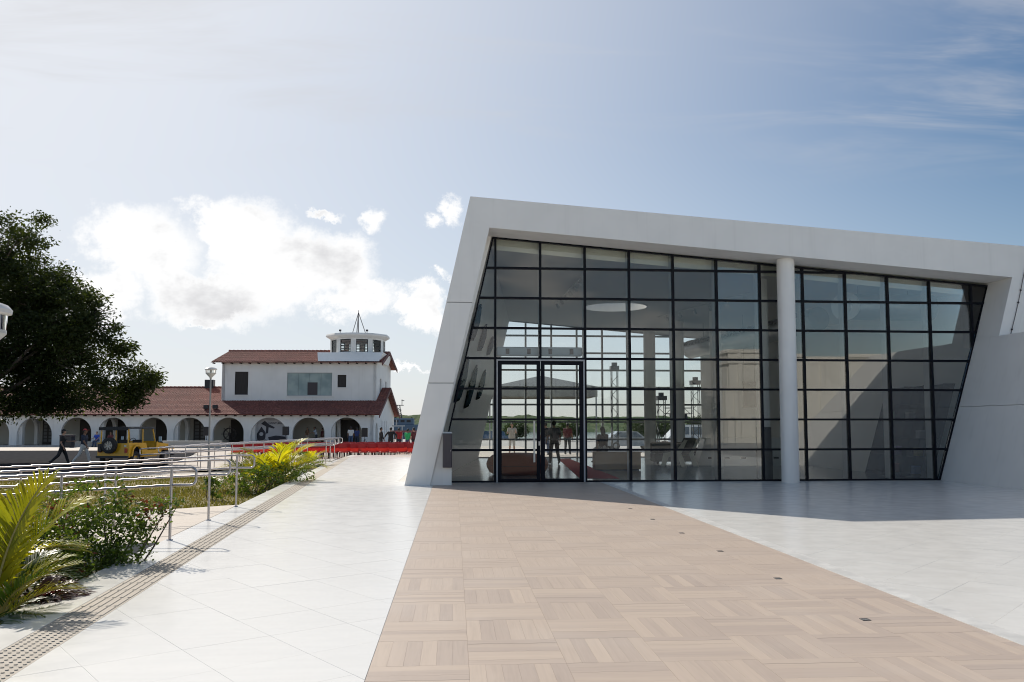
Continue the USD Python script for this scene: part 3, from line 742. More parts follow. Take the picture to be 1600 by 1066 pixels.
        if not skirt:
            B(tr, H, 0.101, Kp, 0.074)
            if not shorts: B(tr, Kp, 0.074, Kp+t2*.16-np.array([0, .01, 0]), 0.068); B(tr, Kp+t2*.16-np.array([0, .01, 0]), 0.068, A, 0.056)
    for sx in (-1, 1): B(tr, up(-0.03, 0, sx*.075), 0.118, up(0.09, 0, sx*.07), 0.112)
    if skirt:
        K0 = [np.array([sx*.1, 0, hipz-.02])+roty(rotx(np.array([0, 0, -1.0]), D(legs[q][0])), 0)*.4 for q, sx in ((0, -1), (1, 1))]
        s_ = manifold3d.Manifold.sphere
        tr.append(manifold3d.Manifold.batch_hull([s_(.12, 12).translate(tuple(up(0.05, 0, -.06))), s_(.12, 12).translate(tuple(up(0.05, 0, .06))), s_(.09, 12).translate(tuple(K0[0])), s_(.09, 12).translate(tuple(K0[1]))]))
    T = thing('person', label, 'person', loc, rz, group)
    drop = 0.0
    def put(name, ms, edge, it, m, smooth=50):
        me = tri(union(ms), edge, it); me.vertices = me.vertices*k; return me
    body = put('body', bones, 0.03, 4, skin)
    lo = body.vertices[:, 2].min() if sit is None else 0.0
    shm = tri(union(shoe), 0.04, 3); shm.vertices = shm.vertices*k
    if sit is None: lo = shm.vertices[:, 2].min()
    def add(name, me, m):
        me.vertices = me.vertices-np.array([0, 0, lo]); part(T, name, me, m, smooth=60)
    add('body', body, skin)
    add('shirt', put('s', sh, 0.04, 5, top), top)
    add('skirt' if skirt else ('shorts' if shorts else 'trousers'), put('t', tr, 0.045, 5, bottom), bottom)
    for q in (0, 1):
        m = tri(shoe[q], 0.04, 3); m.vertices = m.vertices*k; add('shoe', m, shoes or plain('dark_shoe', (0.03, 0.028, 0.026)))
    hs = manifold3d.Manifold.sphere(1, 18).scale((0.086, 0.104, 0.118)).translate(tuple(hc+np.array([0, -.006, .022])))
    cutb = manifold3d.Manifold.cube((1, 1, 1)).translate((-.5, 0, 0)).rotate((-38, 0, 0)).translate(tuple(hc+np.array([0, .035, -1.0+.03]))) if False else None
    hm = hs.trim_by_plane((0, -0.75, 0.66), float(np.dot(hc+np.array([0, .03, .03]), (0, -0.75, 0.66))))
    hl = [hm]
    if long_hair:
        hl += [hullof(hc+np.array([0, -.05, .0]), 0.085, hc+np.array([0, -.075, -.2]), 0.075), hullof(hc+np.array([0, -.075, -.2]), 0.075, hc+np.array([0, -.085, -.32]), 0.05)]
    add('hair', put('h', hl, 0.03, 1, hair), hair)
    for sx in (-1, 1):
        add('eye', xf(sph((0, 0, 0), 0.011*k, 1), (hc+np.array([sx*.031, .083, .022]))*k), plain('eye_dark', (0.02, 0.015, 0.012), 0.2))
    if cap is not None:
        cm = hs.scale((1, 1, 1)).trim_by_plane((0, -0.12, 1), float(np.dot(hc+np.array([0, 0, .055]), (0, -0.12, 1))))
        o = hc
        brim = manifold3d.Manifold.cylinder(0.012, 0.085, 0.085, 20).scale((1, 1.1, 1)).translate(tuple(hc+np.array([0, .085, .062])))
        me = tri(union([cm, brim])); me.vertices = (hc+(me.vertices-hc)*1.04)*k; add('cap', me, cap)
    if backpack is not None:
        c0 = up(0.3, -0.2); me = cbox(-.14, .14, -.10, .10, -.22, .22, .04); me.vertices = (me.vertices+c0)*k; add('backpack', me, backpack)
        for sx in (-1, 1):
            add('strap', xf(tube([(c0+np.array([sx*.08, .08, .2])), up(.5, 0.0, sx*.1), up(.42, .115, sx*.1), up(.25, .12, sx*.105), up(.12, -.02, sx*.15)], .016, 6), (0, 0, 0)) if k == 1 else tube([q*k for q in (c0+np.array([sx*.08, .08, .2]), up(.5, 0.0, sx*.1), up(.42, .115, sx*.1), up(.25, .12, sx*.105), up(.12, -.02, sx*.15))], .016*k, 6), backpack)
    return T
C_BLK = plain('black_cloth', (0.012, 0.012, 0.014)); C_NAVY = plain('navy_cloth', (0.018, 0.024, 0.045)); C_WHT = plain('white_cloth', (0.62, 0.61, 0.58)); C_BLUE = plain('blue_cloth', (0.02, 0.07, 0.42))
C_RED = plain('red_cloth', (0.36, 0.02, 0.025)); C_GREEN = plain('green_cloth', (0.03, 0.42, 0.13)); C_GREY = plain('grey_cloth', (0.20, 0.205, 0.20)); C_JEAN = plain('blue_denim', (0.05, 0.08, 0.15)); C_BEIGE = plain('beige_cloth', (0.44, 0.41, 0.36))
C_DRED = plain('maroon_cloth', (0.10, 0.02, 0.025)); C_PALE = plain('pale_blue_cloth', (0.38, 0.44, 0.52))
LY = LOW+0.016
a = gnd(96, 727, LY)
person('man in black with dark cap walking across the asphalt road', a, math.radians(-70), 1.74, 3, ((35, 8, 60), (-10, 8, 40)), ((24, 2, 6), (-20, 2, 26)), top=C_BLK, bottom=C_BLK, cap=C_BLK, skin=SK_B)
a = gnd(130, 727, LY)
person('man in navy shirt, white trousers and red cap walking beside yellow jeep', a, math.radians(-95), 1.76, 2, ((-22, 14, 12), (26, 14, 10)), ((22, 3, 8), (-22, 3, 20)), top=C_NAVY, bottom=C_WHT, cap=plain('red_cap', (0.45, 0.05, 0.05)), skin=SK_A)
# ================================================================ inside the museum
def I(px, py, z=0.0): return gnd(px, py, z)
# rounded red seat
t = thing('pouf_seat', 'large low pebble shaped brown red seat just inside the glass doors', 'seat', F(0.92, 3.75, 0.004), FA)
prof = [(0.0, 0.0), (0.72, 0.0), (0.88, 0.08), (0.97, 0.24), (0.985, 0.36), (0.93, 0.5), (0.80, 0.61), (0.55, 0.665), (0.25, 0.68), (0.0, 0.683)]
M_POUF = mat('rust_upholstery', (0.27, 0.075, 0.045), 0.65, 0.10, 18, 0.2, 200)
part(t, 'cushion', lathe(prof, 48), M_POUF, smooth=40)
part(t, 'seam', lathe([(0.978+.006*math.cos(q), 0.30+.006*math.sin(q)) for q in np.linspace(0, 2*np.pi, 9)], 48), M_GREYM)
# red carpet from the right of the door to the back terrace
M_CARPET = mat('red_carpet', (0.50, 0.032, 0.034), 0.95, 0.10, 12, 0.4, 200)
cp = [I(872, 717), I(889, 717), I(968, 748), I(906, 748)]
single('red_carpet', loft([(q[0], q[1], 0.004) for q in cp], [(q[0], q[1], 0.010) for q in cp]), M_CARPET, 'long red carpet running over the grey museum floor to the terrace', 'carpet')
# wooden bench block with a woman on it
t = thing('wooden_bench', 'long low bench box of pale wood with a woman sitting on it', 'bench', F(4.6, 6.2, 0.004), FA+0.05)
M_PLY = wood_mat('pale_plywood', (0.40, 0.25, 0.13), 'x', 0.10)
part(t, 'carcass', cbox(-.80, .80, -.27, .27, 0.03, .60, .01), M_PLY)
part(t, 'seat_board', cbox(-.83, .83, -.30, .30, .602, .635, .006), M_PLY)
part(t, 'plinth', bx(-.74, .74, -.22, .22, 0, .029), M_BLACK)
person('woman with long dark hair sitting on the wooden bench, leaning on one arm', F(4.15, 6.28, 0.004), FA+math.radians(20), 1.68, 4, ((-18, 26, 4), (25, 8, 40)), ((88, 5, 85), (88, 5, 80)), sit=0.64, top=plain('striped_dark_cloth', (0.06, 0.05, 0.05)), bottom=C_BEIGE, long_hair=True, fem=True, skin=SK_B, skirt=True)
person('man in grey shirt with backpack walking indoors beside the red carpet', I(866, 725, .004), math.radians(8), 1.75, 2, ((8, 12, 30), (8, 14, 20)), ((14, 3, 6), (-12, 3, 14)), top=C_GREY, bottom=C_BLK, backpack=plain('dark_backpack', (0.08, 0.08, 0.085)), skin=SK_B)
# sculptural lounge chair
t = thing('lounge_chair', 'cream sculptural lounge chair with grey cushion in front of the white counter', 'chair', I(1062, 729, .004), FA+math.radians(35))
M_CRM = mat('cream_lacquer', (0.66, 0.63, 0.52), 0.3, 0.03, 4)
def sidep(x): return prism(Polygon([(-.62, 0), (-.40, 0), (-.20, .42), (.25, .36), (.42, 0), (.60, 0), (.46, .50), (.10, .56), (-.18, .62), (-.55, 1.02), (-.66, 1.0), (-.36, .5)]), 'x', x, x+.05)
part(t, 'side_frame', sidep(-.38), M_CRM); part(t, 'side_frame', sidep(.33), M_CRM)
M_GC = mat('grey_cushion', (0.17, 0.165, 0.155), 0.8, 0.08, 10)
part(t, 'seat', cbox(-.33, .33, -.22, .46, .44, .58, .03), M_GC)
b = cbox(-.33, .33, -.07, .07, 0, .62, .03); v = b.vertices; an = .55; b.vertices = np.stack([v[:, 0], v[:, 1]*math.cos(an)-v[:, 2]*math.sin(an)-.2, v[:, 1]*math.sin(an)+v[:, 2]*math.cos(an)+.54], 1)
part(t, 'backrest', b, M_GC)
# reception counter: long white block with a sloping end and dark slots at the foot
t = thing('reception_counter', 'long low white reception counter with sloping end near the right wall', 'counter', F(10.1, 9.4, 0.004), FA)
M_WL = mat('white_lacquer', (0.70, 0.70, 0.67), 0.3, 0.02, 3)
part(t, 'body', prism(Polygon([(-1.75, 0), (1.75, 0), (1.75, 1.04), (-1.45, 1.04)]), 'y', -.35, .35), M_WL)
part(t, 'counter_top', cbox(-1.48, 1.80, -.40, .40, 1.042, 1.075, .006), M_WL)
for k in range(5): part(t, 'slot', bx(-1.35+.65*k, -1.15+.65*k, -.362, -.352, .26, .33), M_BLACK)
t = thing('sofa', 'low grey upholstered sofa left of the white reception counter', 'sofa', F(8.05, 11.2, 0.004), FA)
part(t, 'base', cbox(-.95, .95, -.4, .4, .08, .42, .03), M_GC); part(t, 'backrest', cbox(-.95, .95, .22, .42, .42, .86, .05), M_GC)
for sx in (-1, 1): part(t, 'arm', cbox(sx*.86-.1, sx*.86+.1, -.4, .215, .42, .64, .04), M_GC)
for sx in (-1, 1): part(t, 'foot', bx(sx*.8-.04, sx*.8+.04, -.3, .3, 0, .08), M_BLACK)
# screen panel and dark kiosk
t = thing('display_board', 'small flat grey display board hung high behind the white reception counter', 'board', F(12.35, 14.3, 0), FA)
part(t, 'panel', cbox(-.3, .3, -.03, .03, 2.4, 3.5, .01), mat('screen_grey', (0.12, 0.12, 0.115), 0.3, 0.03, 3))
part(t, 'frame', cat([bx(-.33, .33, -.025, .025, 2.37, 2.399), bx(-.33, .33, -.025, .025, 3.501, 3.53)]), M_GREYM)
for sx in (-1, 1): part(t, 'hanger', cyl((sx*.25, 0, 3.53), (sx*.25, 0, cz(12.35+sx*.25)), .006, 6), M_GREYM)
t = thing('info_kiosk', 'slim dark kiosk standing inside the glass behind the round front column', 'kiosk', F(7.83, .75, .004), FA)
part(t, 'stand', cbox(-.2, .2, -.12, .12, 0, .86, .01), M_BLACK); part(t, 'screen', cbox(-.2, .2, -.06, .06, .865, 1.5, .01), M_GREYM)
# shop shelving
M_MBLK = mat('matt_black_board', (0.010, 0.010, 0.012), 0.9, 0.0, spec=0.1)
t = thing('display_shelf', 'wide black display shelving along the leaning right wall, just behind the glass', 'shelf', FO, FA)
SH = 2.78
def along(z0, z1, y0, y1, d0, d1):
    """slab along the leaning wall between heights and depths off its face"""
    A = [(rw(z0)-d0, y0, z0), (rw(z1)-d0, y0, z1), (rw(z1)-d1, y0, z1), (rw(z0)-d1, y0, z0)]
    return loft(A, [(x, y1, z) for x, y, z in A])
part(t, 'back_panel', along(0.004, SH, .45, 3.7, .004, .03), M_MBLK)
for y in (.45, 1.52, 2.6, 3.67): part(t, 'upright', along(0.004, SH, y, y+.03, .031, .36), M_MBLK)
for k in range(6):
    z = .10+.52*k
    for y in (.481, 1.551, 2.631): part(t, 'shelf_board', bx(rw(z)-.36, rw(z)-.032, y, y+1.036, z, z+.025), M_MBLK)
cols = [(.03, .08, .22), (.25, .24, .22), (.02, .16, .18), (.25, .19, .03), (.18, .03, .03), (.04, .13, .05), (.20, .20, .23), (.08, .04, .16)]
names = ['navy', 'pale grey', 'teal', 'ochre', 'dark red', 'green', 'silver', 'purple']
for k in range(8):
    ly_, lz = .95+1.06*(k % 3)+.12*(k//3), (.126, .646, 1.166, 1.686)[(k*3) % 4]
    t2 = thing('gift_box', f'{names[k]} gift box on the black display shelving by the right wall', 'box', F(rw(lz)-.22, ly_, lz+.004), FA+.06*(k % 3))
    part(t2, 'box', cbox(-.09, .09, -.1, .1, 0, .2+.03*(k % 3), .006), mat('gift_'+names[k].replace(' ', '_'), cols[k], .5, .05))
    part(t2, 'lid', cbox(-.095, .095, -.105, .105, .2+.03*(k % 3)+.001, .235+.03*(k % 3), .006), mat('gift_lid_'+names[k].replace(' ', '_'), tuple(min(1, q*1.5) for q in cols[k]), .5, .05))
# air duct with ball nozzles
M_DUCT = mat('galvanised_duct', (0.40, 0.42, 0.43), 0.4, 0.06, 5, metal=0.85)
t = thing('air_duct', 'big round silver air duct hanging under the ceiling with a row of nozzles', 'duct', FO, FA)
ctrl = [(9.55, 14.2, 4.95), (9.95, 12, 4.97), (10.35, 10, 5.0), (10.75, 8, 5.06), (11.05, 6.2, 5.12), (11.3, 4.6, 5.18)]
P_ = []
cc = np.array(ctrl)
tt = np.linspace(0, len(cc)-1, 160)
P_ = np.stack([np.interp(tt, np.arange(len(cc)), cc[:, q]) for q in range(3)], 1)
R_ = 0.40+0.006*(np.arange(len(P_)) % 2); R_[0] = .2; R_[1] = .33
part(t, 'main_duct', tube(P_, R_, 24), M_DUCT, smooth=40)
for k in range(18):
    q = P_[6+int(k*8.2)]; part(t, 'nozzle', cat([lathe([(0.12, -.10), (0.15, 0.02), (0.11, .06), (0.0, .03)], 14, (q[0]-.36, q[1]-.1, q[2]+.22))]), M_GREYM, smooth=40)
xs_ = np.linspace(10.95, 13.75, 46)
part(t, 'cross_duct', tube([(x, 2.0, 5.22) for x in xs_], 0.405+0.006*(np.arange(46) % 2), 24), M_DUCT, smooth=40)
part(t, 'end_cap', tube([(10.86, 1.74, 5.20), (10.895, 1.776, 5.20)], .43, 32), M_WL)
for x in (11.4, 13.0): part(t, 'hanger', cyl((x, 2.0, 5.6), (x, 2.0, cz(x)+.01), .008, 6), M_GREYM)
for k in (20, 70, 130): part(t, 'hanger', cyl(P_[k]+np.array([0, 0, .38]), (P_[k][0], P_[k][1], cz(P_[k][0])+.01), .008, 6), M_GREYM)
# air curtain above the door
t = thing('air_curtain', 'long pale air curtain unit fixed above the glass entrance doors', 'air curtain', F(MS, .38, 3.62), FA)
part(t, 'casing', cbox(-1.2, 1.2, -.12, .12, -.13, .12, .02), mat('pale_casing', (0.34, 0.42, 0.45), 0.35, 0.02))
for k in range(4): part(t, 'bracket', bx(-.95+.6*k, -.85+.6*k, -.13, -.121, -.08, .07), M_GREYM)
# ceiling tracks with spots
def spots(pa, pb, n, label):
    t = thing('track_light', label, 'spotlight track', FO, FA)
    a, b = np.array([pa[0], pa[1], cz(pa[0])-.03]), np.array([pb[0], pb[1], cz(pb[0])-.03])
    part(t, 'track', tube([a, b], .02, 6), M_ALUW)
    for k in range(n):
        q = a+(b-a)*(k+.3)/n
        part(t, 'spot', cat([cyl(q, q-np.array([0, 0, .12]), .012, 6), cyl(q+np.array([-.02, -.05, -.13]), q+np.array([.06, .06, -.24]), .05, 12, .06)]), M_ALUW)
spots((3.15, 4.6), (3.05, 11.0), 6, 'white spotlight track on the ceiling above the red seat')
spots((8.9, 4.6), (7.6, 12.0), 6, 'white spotlight track on the ceiling near the silver air duct')
# dark relief pieces on the leaning left wall
M_ART = mat('dark_relief', (0.012, 0.018, 0.03), 1.0, 0.3, 5, spec=0.0)
def li(z): return -1.746+0.2244*z
for k, (y, z, w, h, lab) in enumerate([(1.2, 4.0, 1.5, 1.2, 'tallest dark relief panel, nearest the glass and highest'), (1.0, 2.2, 1.6, 1.4, 'dark relief panel nearest the glass, lower row'), (4.6, 4.0, 1.5, 1.0, 'dark relief panel in the middle of the upper row'), (4.4, 2.1, 1.7, 1.5, 'dark relief panel in the middle of the lower row'), (8.6, 4.2, 1.6, .8, 'small dark relief panel farthest along the upper row'), (8.4, 2.5, 1.8, 1.2, 'dark relief panel farthest along the lower row')]):
    t = thing('wall_relief', lab+' on the leaning left wall', 'wall art', FO, FA, group='dark relief panels on the left wall inside')
    pts = Polygon([(y, z), (y+w*.7, z+.1), (y+w, z+h*.6), (y+w*.6, z+h), (y+w*.2, z+h*.8), (y-.08, z+h*.35)])
    m = prism(pts, 'x', 0, .05); v = m.vertices; v[:, 0] += liner(v[:, 2], v[:, 1])+.012
    part(t, 'panel', m, M_ART)
    m = prism(pts.buffer(-.09), 'x', 0, .03); v = m.vertices
    if len(v): v[:, 0] += liner(v[:, 2], v[:, 1])+.064; part(t, 'inlay', m, mat('blue_inlay', (0.03, 0.06, 0.10), 1.0, .2, 8, spec=0.0))
# ================================================================ railings
M_RAIL = mat('brushed_steel_rail', (0.46, 0.43, 0.425), 0.32, 0.04, 30, metal=1.0)
def railing(label, px, y, x_end, posts, slope, z0, r=0.0172, top=0.98, low=0.74, over=0.33):
    """double rail closed by round bends, on posts; runs from the plaza edge towards -x"""
    x1 = px+over
    t = thing('handrail', label, 'railing')
    zz = lambda x: z0+(x-px)*slope if x < px else z0
    def bend(cx, cz_, q0, q1, rr=.075, n=6):
        return [(cx+rr*math.cos(q), y, cz_+rr*math.sin(q)) for q in np.linspace(q0, q1, n)]
    rr = .075
    pts = []
    a, b = x_end, x1
    pts += [(x, y, zz(x)+top) for x in np.linspace(a+rr, px-.05, 8)]+[(px+.05, y, z0+top)]
    pts += bend(b-rr, z0+top-rr, math.pi/2, 0)+bend(b-rr, z0+low+rr, 0, -math.pi/2)
    pts += [(px+.05, y, z0+low)]+[(x, y, zz(x)+low) for x in np.linspace(px-.05, a+rr, 8)]
    pts += bend(a+rr, zz(a)+low+rr, -math.pi/2, -math.pi)+bend(a+rr, zz(a)+top-rr, math.pi, math.pi/2)
    part(t, 'rail', tube(pts, r, 10, closed=True), M_RAIL, smooth=60)
    for x in posts:
        zb = min(zz(x), 0.0) if x >= px-.01 else zz(x)-.03
        part(t, 'post', tube([(x, y+.0005, zb), (x, y+.0005, zz(x)+top-.005)], .019, 10), M_RAIL, smooth=60)
        part(t, 'base_plate', lathe([(.0, .012), (.04, .012), (.045, 0.0)][::-1], 14, (x, y, zb)), M_RAIL)
b1, b2, b3 = gnd(265, 844), gnd(325.5, 813), gnd(368.5, 792)
railing('nearest steel ramp railing, behind the palms and bushes', b1[0], b1[1], -9.2, [b1[0]-1.45*k for k in range(4)], 0.055, 0.0)
railing('middle steel ramp railing of the three near ones', b2[0], b2[1], -9.2, [b2[0]-1.5*k for k in range(4)], 0.055, 0.0)
railing('steel ramp railing along the edge of the lawn, third from the camera', b3[0], b3[1], -8.6, [b3[0]-1.22*k for k in range(4)], 0.05, 0.0)
for k, (p, lab) in enumerate((((509, 724.5), 'nearest of the three far steel railings beside the red chairs'), ((515.7, 720), 'middle one of the three far steel railings beside the red chairs'), ((522.5, 717), 'farthest of the three far steel railings beside the red chairs'))):
    q = gnd(*p)
    railing(lab, q[0], q[1], q[0]-7.4, [q[0]-1.25*j for j in range(6)], 0.05, 0.0, r=.026, over=.36)

# ================================================================ white house with arches, upper storey and lantern
HB = np.array([-41.53, 81.6, 0.0]); HA = math.radians(-2.4)      # left end in view of the arcade front
hq = gnd(583, 700, -0.5); HA = math.atan2(hq[1]+1.2-HB[1]-1.0, hq[0]-HB[0]); HL = np.hypot(hq[0]-HB[0], hq[1]-HB[1])
HB = np.array([-41.53, 81.0, LOW])
def H(x, y, z=0.0):
    c, s = math.cos(HA), math.sin(HA); return HB+np.array([x*c-y*s, x*s+y*c, z])
def hx(px, py=690, yl=0.0):        # picture column to a position along the house front
    d = ray(px, py); fxv = np.array([math.cos(HA), math.sin(HA), 0]); fyv = np.array([-math.sin(HA), math.cos(HA), 0])
    t = ((HB-EYEP)@fyv+yl)/(d@fyv); X = EYEP+d*t-HB; return X@fxv, X[2]
M_HWALL = mat('house_white', (0.72, 0.715, 0.69), 0.8, 0.05, 0.8, streak=0.3)
M_TERRA = None
def roof_mat():
    g = Graph(); P = g.n('geometry', 'position')
    a = g.n('noise_texture', 'fac', vector=P, scale=5.0, detail=4.0, roughness=0.7)
    b = g.n('noise_texture', 'fac', vector=P, scale=0.4, detail=5.0)
    c = g.n('rgb_ramp', 'color', fac=a, ramp=[(0.3, (0.10, 0.042, 0.036)), (0.5, (0.215, 0.075, 0.058)), (0.7, (0.35, 0.15, 0.115))])
    c = g.mixc(g.mapr(b, 0.4, 0.7, 0, 0.5), c, (0.14, 0.06, 0.05))
    return g.build('/World/Looks/terracotta_roof', surface=g.n('principled_bsdf', 'BSDF', base_color=c, roughness=0.85, specular_ior_level=0.25))
M_TERRA = roof_mat()
M_DARKW = mat('dark_wood', (0.022, 0.017, 0.014), 0.6, 0.2, 5)
M_HGLASS = glass_mat('house_glass', (0.72, 0.80, 0.79), 1.8)
hs_ = thing('arcade_house', 'long white house with arched arcade, red tiled roofs and rooftop lantern', 'house', HB, HA)
XR = hx(583.5, 690)[0]; XL = -16.0
EAVE = 3.02; DEPTH = 14.5; RIDGE = DEPTH/2; SL = 0.355
# arcade front: wall with arches cut out
arch_px = [(25.6, 80.5), (94.5, 142), (153.5, 198), (216.5, 260.5), (270.5, 320.5), (332, 380.5), (391, 449), (456.5, 507), (517, 565)]
arch = []
for a, b in arch_px:
    xa, xb = hx(a)[0], hx(b)[0]; arch.append(((xa+xb)/2, (xb-xa)/2))
sp = arch[1][0]-arch[0][0]
arch = [(arch[0][0]-sp*q, 1.5) for q in (4, 3, 2, 1)]+arch
front = sbox(XL, 0, XR, EAVE+.02)
for c, r in arch:
    h = 2.62; front = front.difference(sbox(c-r, -1, c+r, h-r).union(Point(c, h-r).buffer(r, 24).intersection(sbox(c-r, h-r-.01, c+r, h+1))))
part(hs_, 'arcade_wall', prism(front, 'y', 0.0, 0.32), M_HWALL)
endw = Polygon([(0.0, 0), (DEPTH, 0), (DEPTH, EAVE), (RIDGE, EAVE+SL*RIDGE-.06), (0, EAVE-.0)])
slits = [sbox(y, .95, y+.42, 2.35) for y in (5.2, 6.9, 8.6)]; archend = sbox(1.2, 0, 2.6, 1.4).union(Point(1.9, 1.4).buffer(.7, 16))
for s_ in slits+[archend]: endw = endw.difference(s_)
part(hs_, 'end_wall', prism(endw, 'x', XR-.301, XR-.001), M_HWALL)
for s_ in slits:
    x0, z0, x1, z1 = s_.bounds; part(hs_, 'slit_window', bx(XR-.2, XR-.18, x0, x1, z0, z1), M_GLASSR)
gal = 3.3
M_GAL = mat('gallery_beige', (0.43, 0.41, 0.36), 0.85, 0.05, 1.0)  # beige paint, darkened so the gallery reads as shaded inside
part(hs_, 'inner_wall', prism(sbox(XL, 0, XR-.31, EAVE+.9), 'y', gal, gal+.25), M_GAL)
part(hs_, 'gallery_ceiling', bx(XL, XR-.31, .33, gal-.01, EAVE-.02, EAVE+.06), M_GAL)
part(hs_, 'gallery_floor', bx(XL, XR, -.35, gal-.01, -.2, .10), M_CONC)
part(hs_, 'rear_wall', bx(XL, XR, DEPTH-.3, DEPTH, 0, EAVE), M_HWALL)
for q, (c, r) in enumerate(arch):                       # cross arches of the gallery and doors behind
    if q % 2 == 0:
        w = sbox(.33, .1, gal, EAVE-.03).difference(sbox(.75, 0, gal-.4, 1.5).union(Point((.75+gal-.4)/2, 1.5).buffer((gal-1.15)/2, 16)))
        part(hs_, 'cross_arch', prism(w, 'x', c-r*.9-.15, c-r*.9+.15), M_HWALL)
for q, (pa, pb) in enumerate([(66, 83), (124, 145), (157, 196), (243, 264), (302, 322), (360, 384), (529, 561)]):
    x0, x1 = hx(pa, 690, gal-.06)[0], hx(pb, 690, gal-.06)[0]; wd = x1-x0
    d = numbered(hs_, 'gallery_door')
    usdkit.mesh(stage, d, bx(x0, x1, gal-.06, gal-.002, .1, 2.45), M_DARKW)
    for k in range(6):
        for s_ in (0, 1):
            if q in (0, 4): part(d, 'pane', bx(x0+wd*(.12+.45*s_), x0+wd*(.42+.45*s_), gal-.075, gal-.062, .35+.33*k, .60+.33*k), mat('door_pane_grey', (0.10, 0.10, 0.10), .3, 0))
def pantile(x0, x1, y0, z0, y1, z1, pitch=0.24, course=0.36, thick=.05):
    """roof slope of round tiles: ribs down the slope, steps at every course"""
    nx = int((x1-x0)/pitch)*4+1; L = math.hypot(y1-y0, z1-z0); nc = max(2, int(L/course))
    xs = np.linspace(x0, x1, nx); rib = 0.035*np.abs(np.sin(np.arange(nx)*np.pi/4))
    rows = []
    for c in range(nc):
        for e in (0.0, 0.985):
            t = (c+e)/nc; rows.append((t, 0.03*(1-e)))
    V = []
    for t, up_ in rows:
        jit = 0.006*np.sin(xs*7.3+t*91.0)+0.006*np.sin(xs*3.1+t*37)
        V.append(np.stack([xs, np.full(nx, y0+(y1-y0)*t), z0+(z1-z0)*t+rib+up_+jit], 1))
    V = np.vstack(V); i = np.arange(len(rows)*nx).reshape(len(rows), nx)
    Ff = np.concatenate([np.stack([i[:-1, :-1], i[:-1, 1:], i[1:, 1:]], -1).reshape(-1, 3), np.stack([i[:-1, :-1], i[1:, 1:], i[1:, :-1]], -1).reshape(-1, 3)])
    und = loft([(x0, y0, z0-thick), (x1, y0, z0-thick), (x1, y1, z1-thick), (x0, y1, z1-thick)], [(x0, y0, z0-.004), (x1, y0, z0-.004), (x1, y1, z1-.004), (x0, y1, z1-.004)])
    return cat([trimesh.Trimesh(V, Ff, process=False), und])
OV = 0.55
zr = EAVE+SL*RIDGE
UX0, UX1 = hx(345.5, 640, 3.3)[0], hx(587.5, 640, 3.3)[0]; UY0, UY1 = 3.3, 13.6
part(hs_, 'roof_slope', pantile(XL, UX0-.02, -OV, EAVE-SL*OV+.06, RIDGE, zr+.06), M_TERRA)
part(hs_, 'roof_slope', pantile(UX0-.02, XR+.55, -OV, EAVE-SL*OV+.06, UY0-.0, EAVE+SL*UY0+.06), M_TERRA)
part(hs_, 'roof_slope', pantile(UX1+.02, XR+.55, UY0+.0, EAVE+SL*UY0+.06, RIDGE, zr+.06), M_TERRA)
part(hs_, 'roof_slope', pantile(XL, XR+.55, DEPTH+OV, EAVE-SL*OV+.06, RIDGE+.01, zr+.06), M_TERRA)
part(hs_, 'ridge_tiles', cat([tube([(x, RIDGE, zr+.10), (x+.38, RIDGE, zr+.085)], [.13, .11], 8) for x in np.arange(XL, UX0-.2, .4)]), M_TERRA)
part(hs_, 'rafter_tails', cat([bx(x-.05, x+.05, -OV+.06, -.005, EAVE-SL*OV-.10, EAVE-SL*OV+.015) for x in np.arange(XL+.3, XR, .85)]), M_DARKW, kind='stuff')
M_BARGE = mat('red_brown_board', (0.10, 0.030, 0.026), 0.7, 0.1, 4)
def barge(x, y0, z0, yr, zr_, y1, z1, w=.32):
    return cat([loft([(x, y0, z0-w), (x+.06, y0, z0-w), (x+.06, y0, z0), (x, y0, z0)], [(x, yr, zr_-w), (x+.06, yr, zr_-w), (x+.06, yr, zr_), (x, yr, zr_)]),
                loft([(x, y1, z1-w), (x+.06, y1, z1-w), (x+.06, y1, z1), (x, y1, z1)], [(x, yr+.002, zr_-w), (x+.06, yr+.002, zr_-w), (x+.06, yr+.002, zr_), (x, yr+.002, zr_)])])
part(hs_, 'barge_board', barge(XR+.555, -OV, EAVE-SL*OV+.06, RIDGE, zr+.08, DEPTH+OV, EAVE-SL*OV+.06), M_BARGE)
# upper storey
UZ0, UZ1 = EAVE+SL*UY0-.3, 8.02
MID = 8.0; USL = (9.25-UZ1+.3)/(MID-UY0)*0.85; UR = UZ1+USL*(MID-UY0)
def rect_px(a, b, c, d, yl):
    x0, z0 = hx(a, d, yl); x1, z1 = hx(b, c, yl); return x0, x1, z0, z1
w1 = rect_px(366.5, 388, 581, 617, UY0); w2 = rect_px(448, 519, 582.5, 618.5, UY0); w3 = rect_px(527.3, 541, 586, 605.3, UY0)
uf = sbox(UX0, UZ0, UX1, UZ1)
for w in (w1, w2, w3): uf = uf.difference(sbox(w[0], w[2], w[1], w[3]))
part(hs_, 'upper_wall', prism(uf, 'y', UY0, UY0+.3), M_HWALL)
ue = Polygon([(UY0, UZ0), (UY1, UZ0), (UY1, UZ1), (MID, UR-.05), (UY0, UZ1)])
ues = [sbox(5.6, 5.1, 6.7, 6.5), sbox(9.5, 5.0, 10.4, 6.4)]
ue2 = ue
for s_ in ues: ue2 = ue2.difference(s_)
part(hs_, 'upper_end_wall', prism(ue2, 'x', UX1-.301, UX1-.001), M_HWALL)
for s_ in ues:
    y0, z0, y1, z1 = s_.bounds; part(hs_, 'end_window', bx(UX1-.2, UX1-.17, y0, y1, z0, z1), M_GREYM)
part(hs_, 'upper_end_wall', prism(ue, 'x', UX0+.001, UX0+.3), M_HWALL)
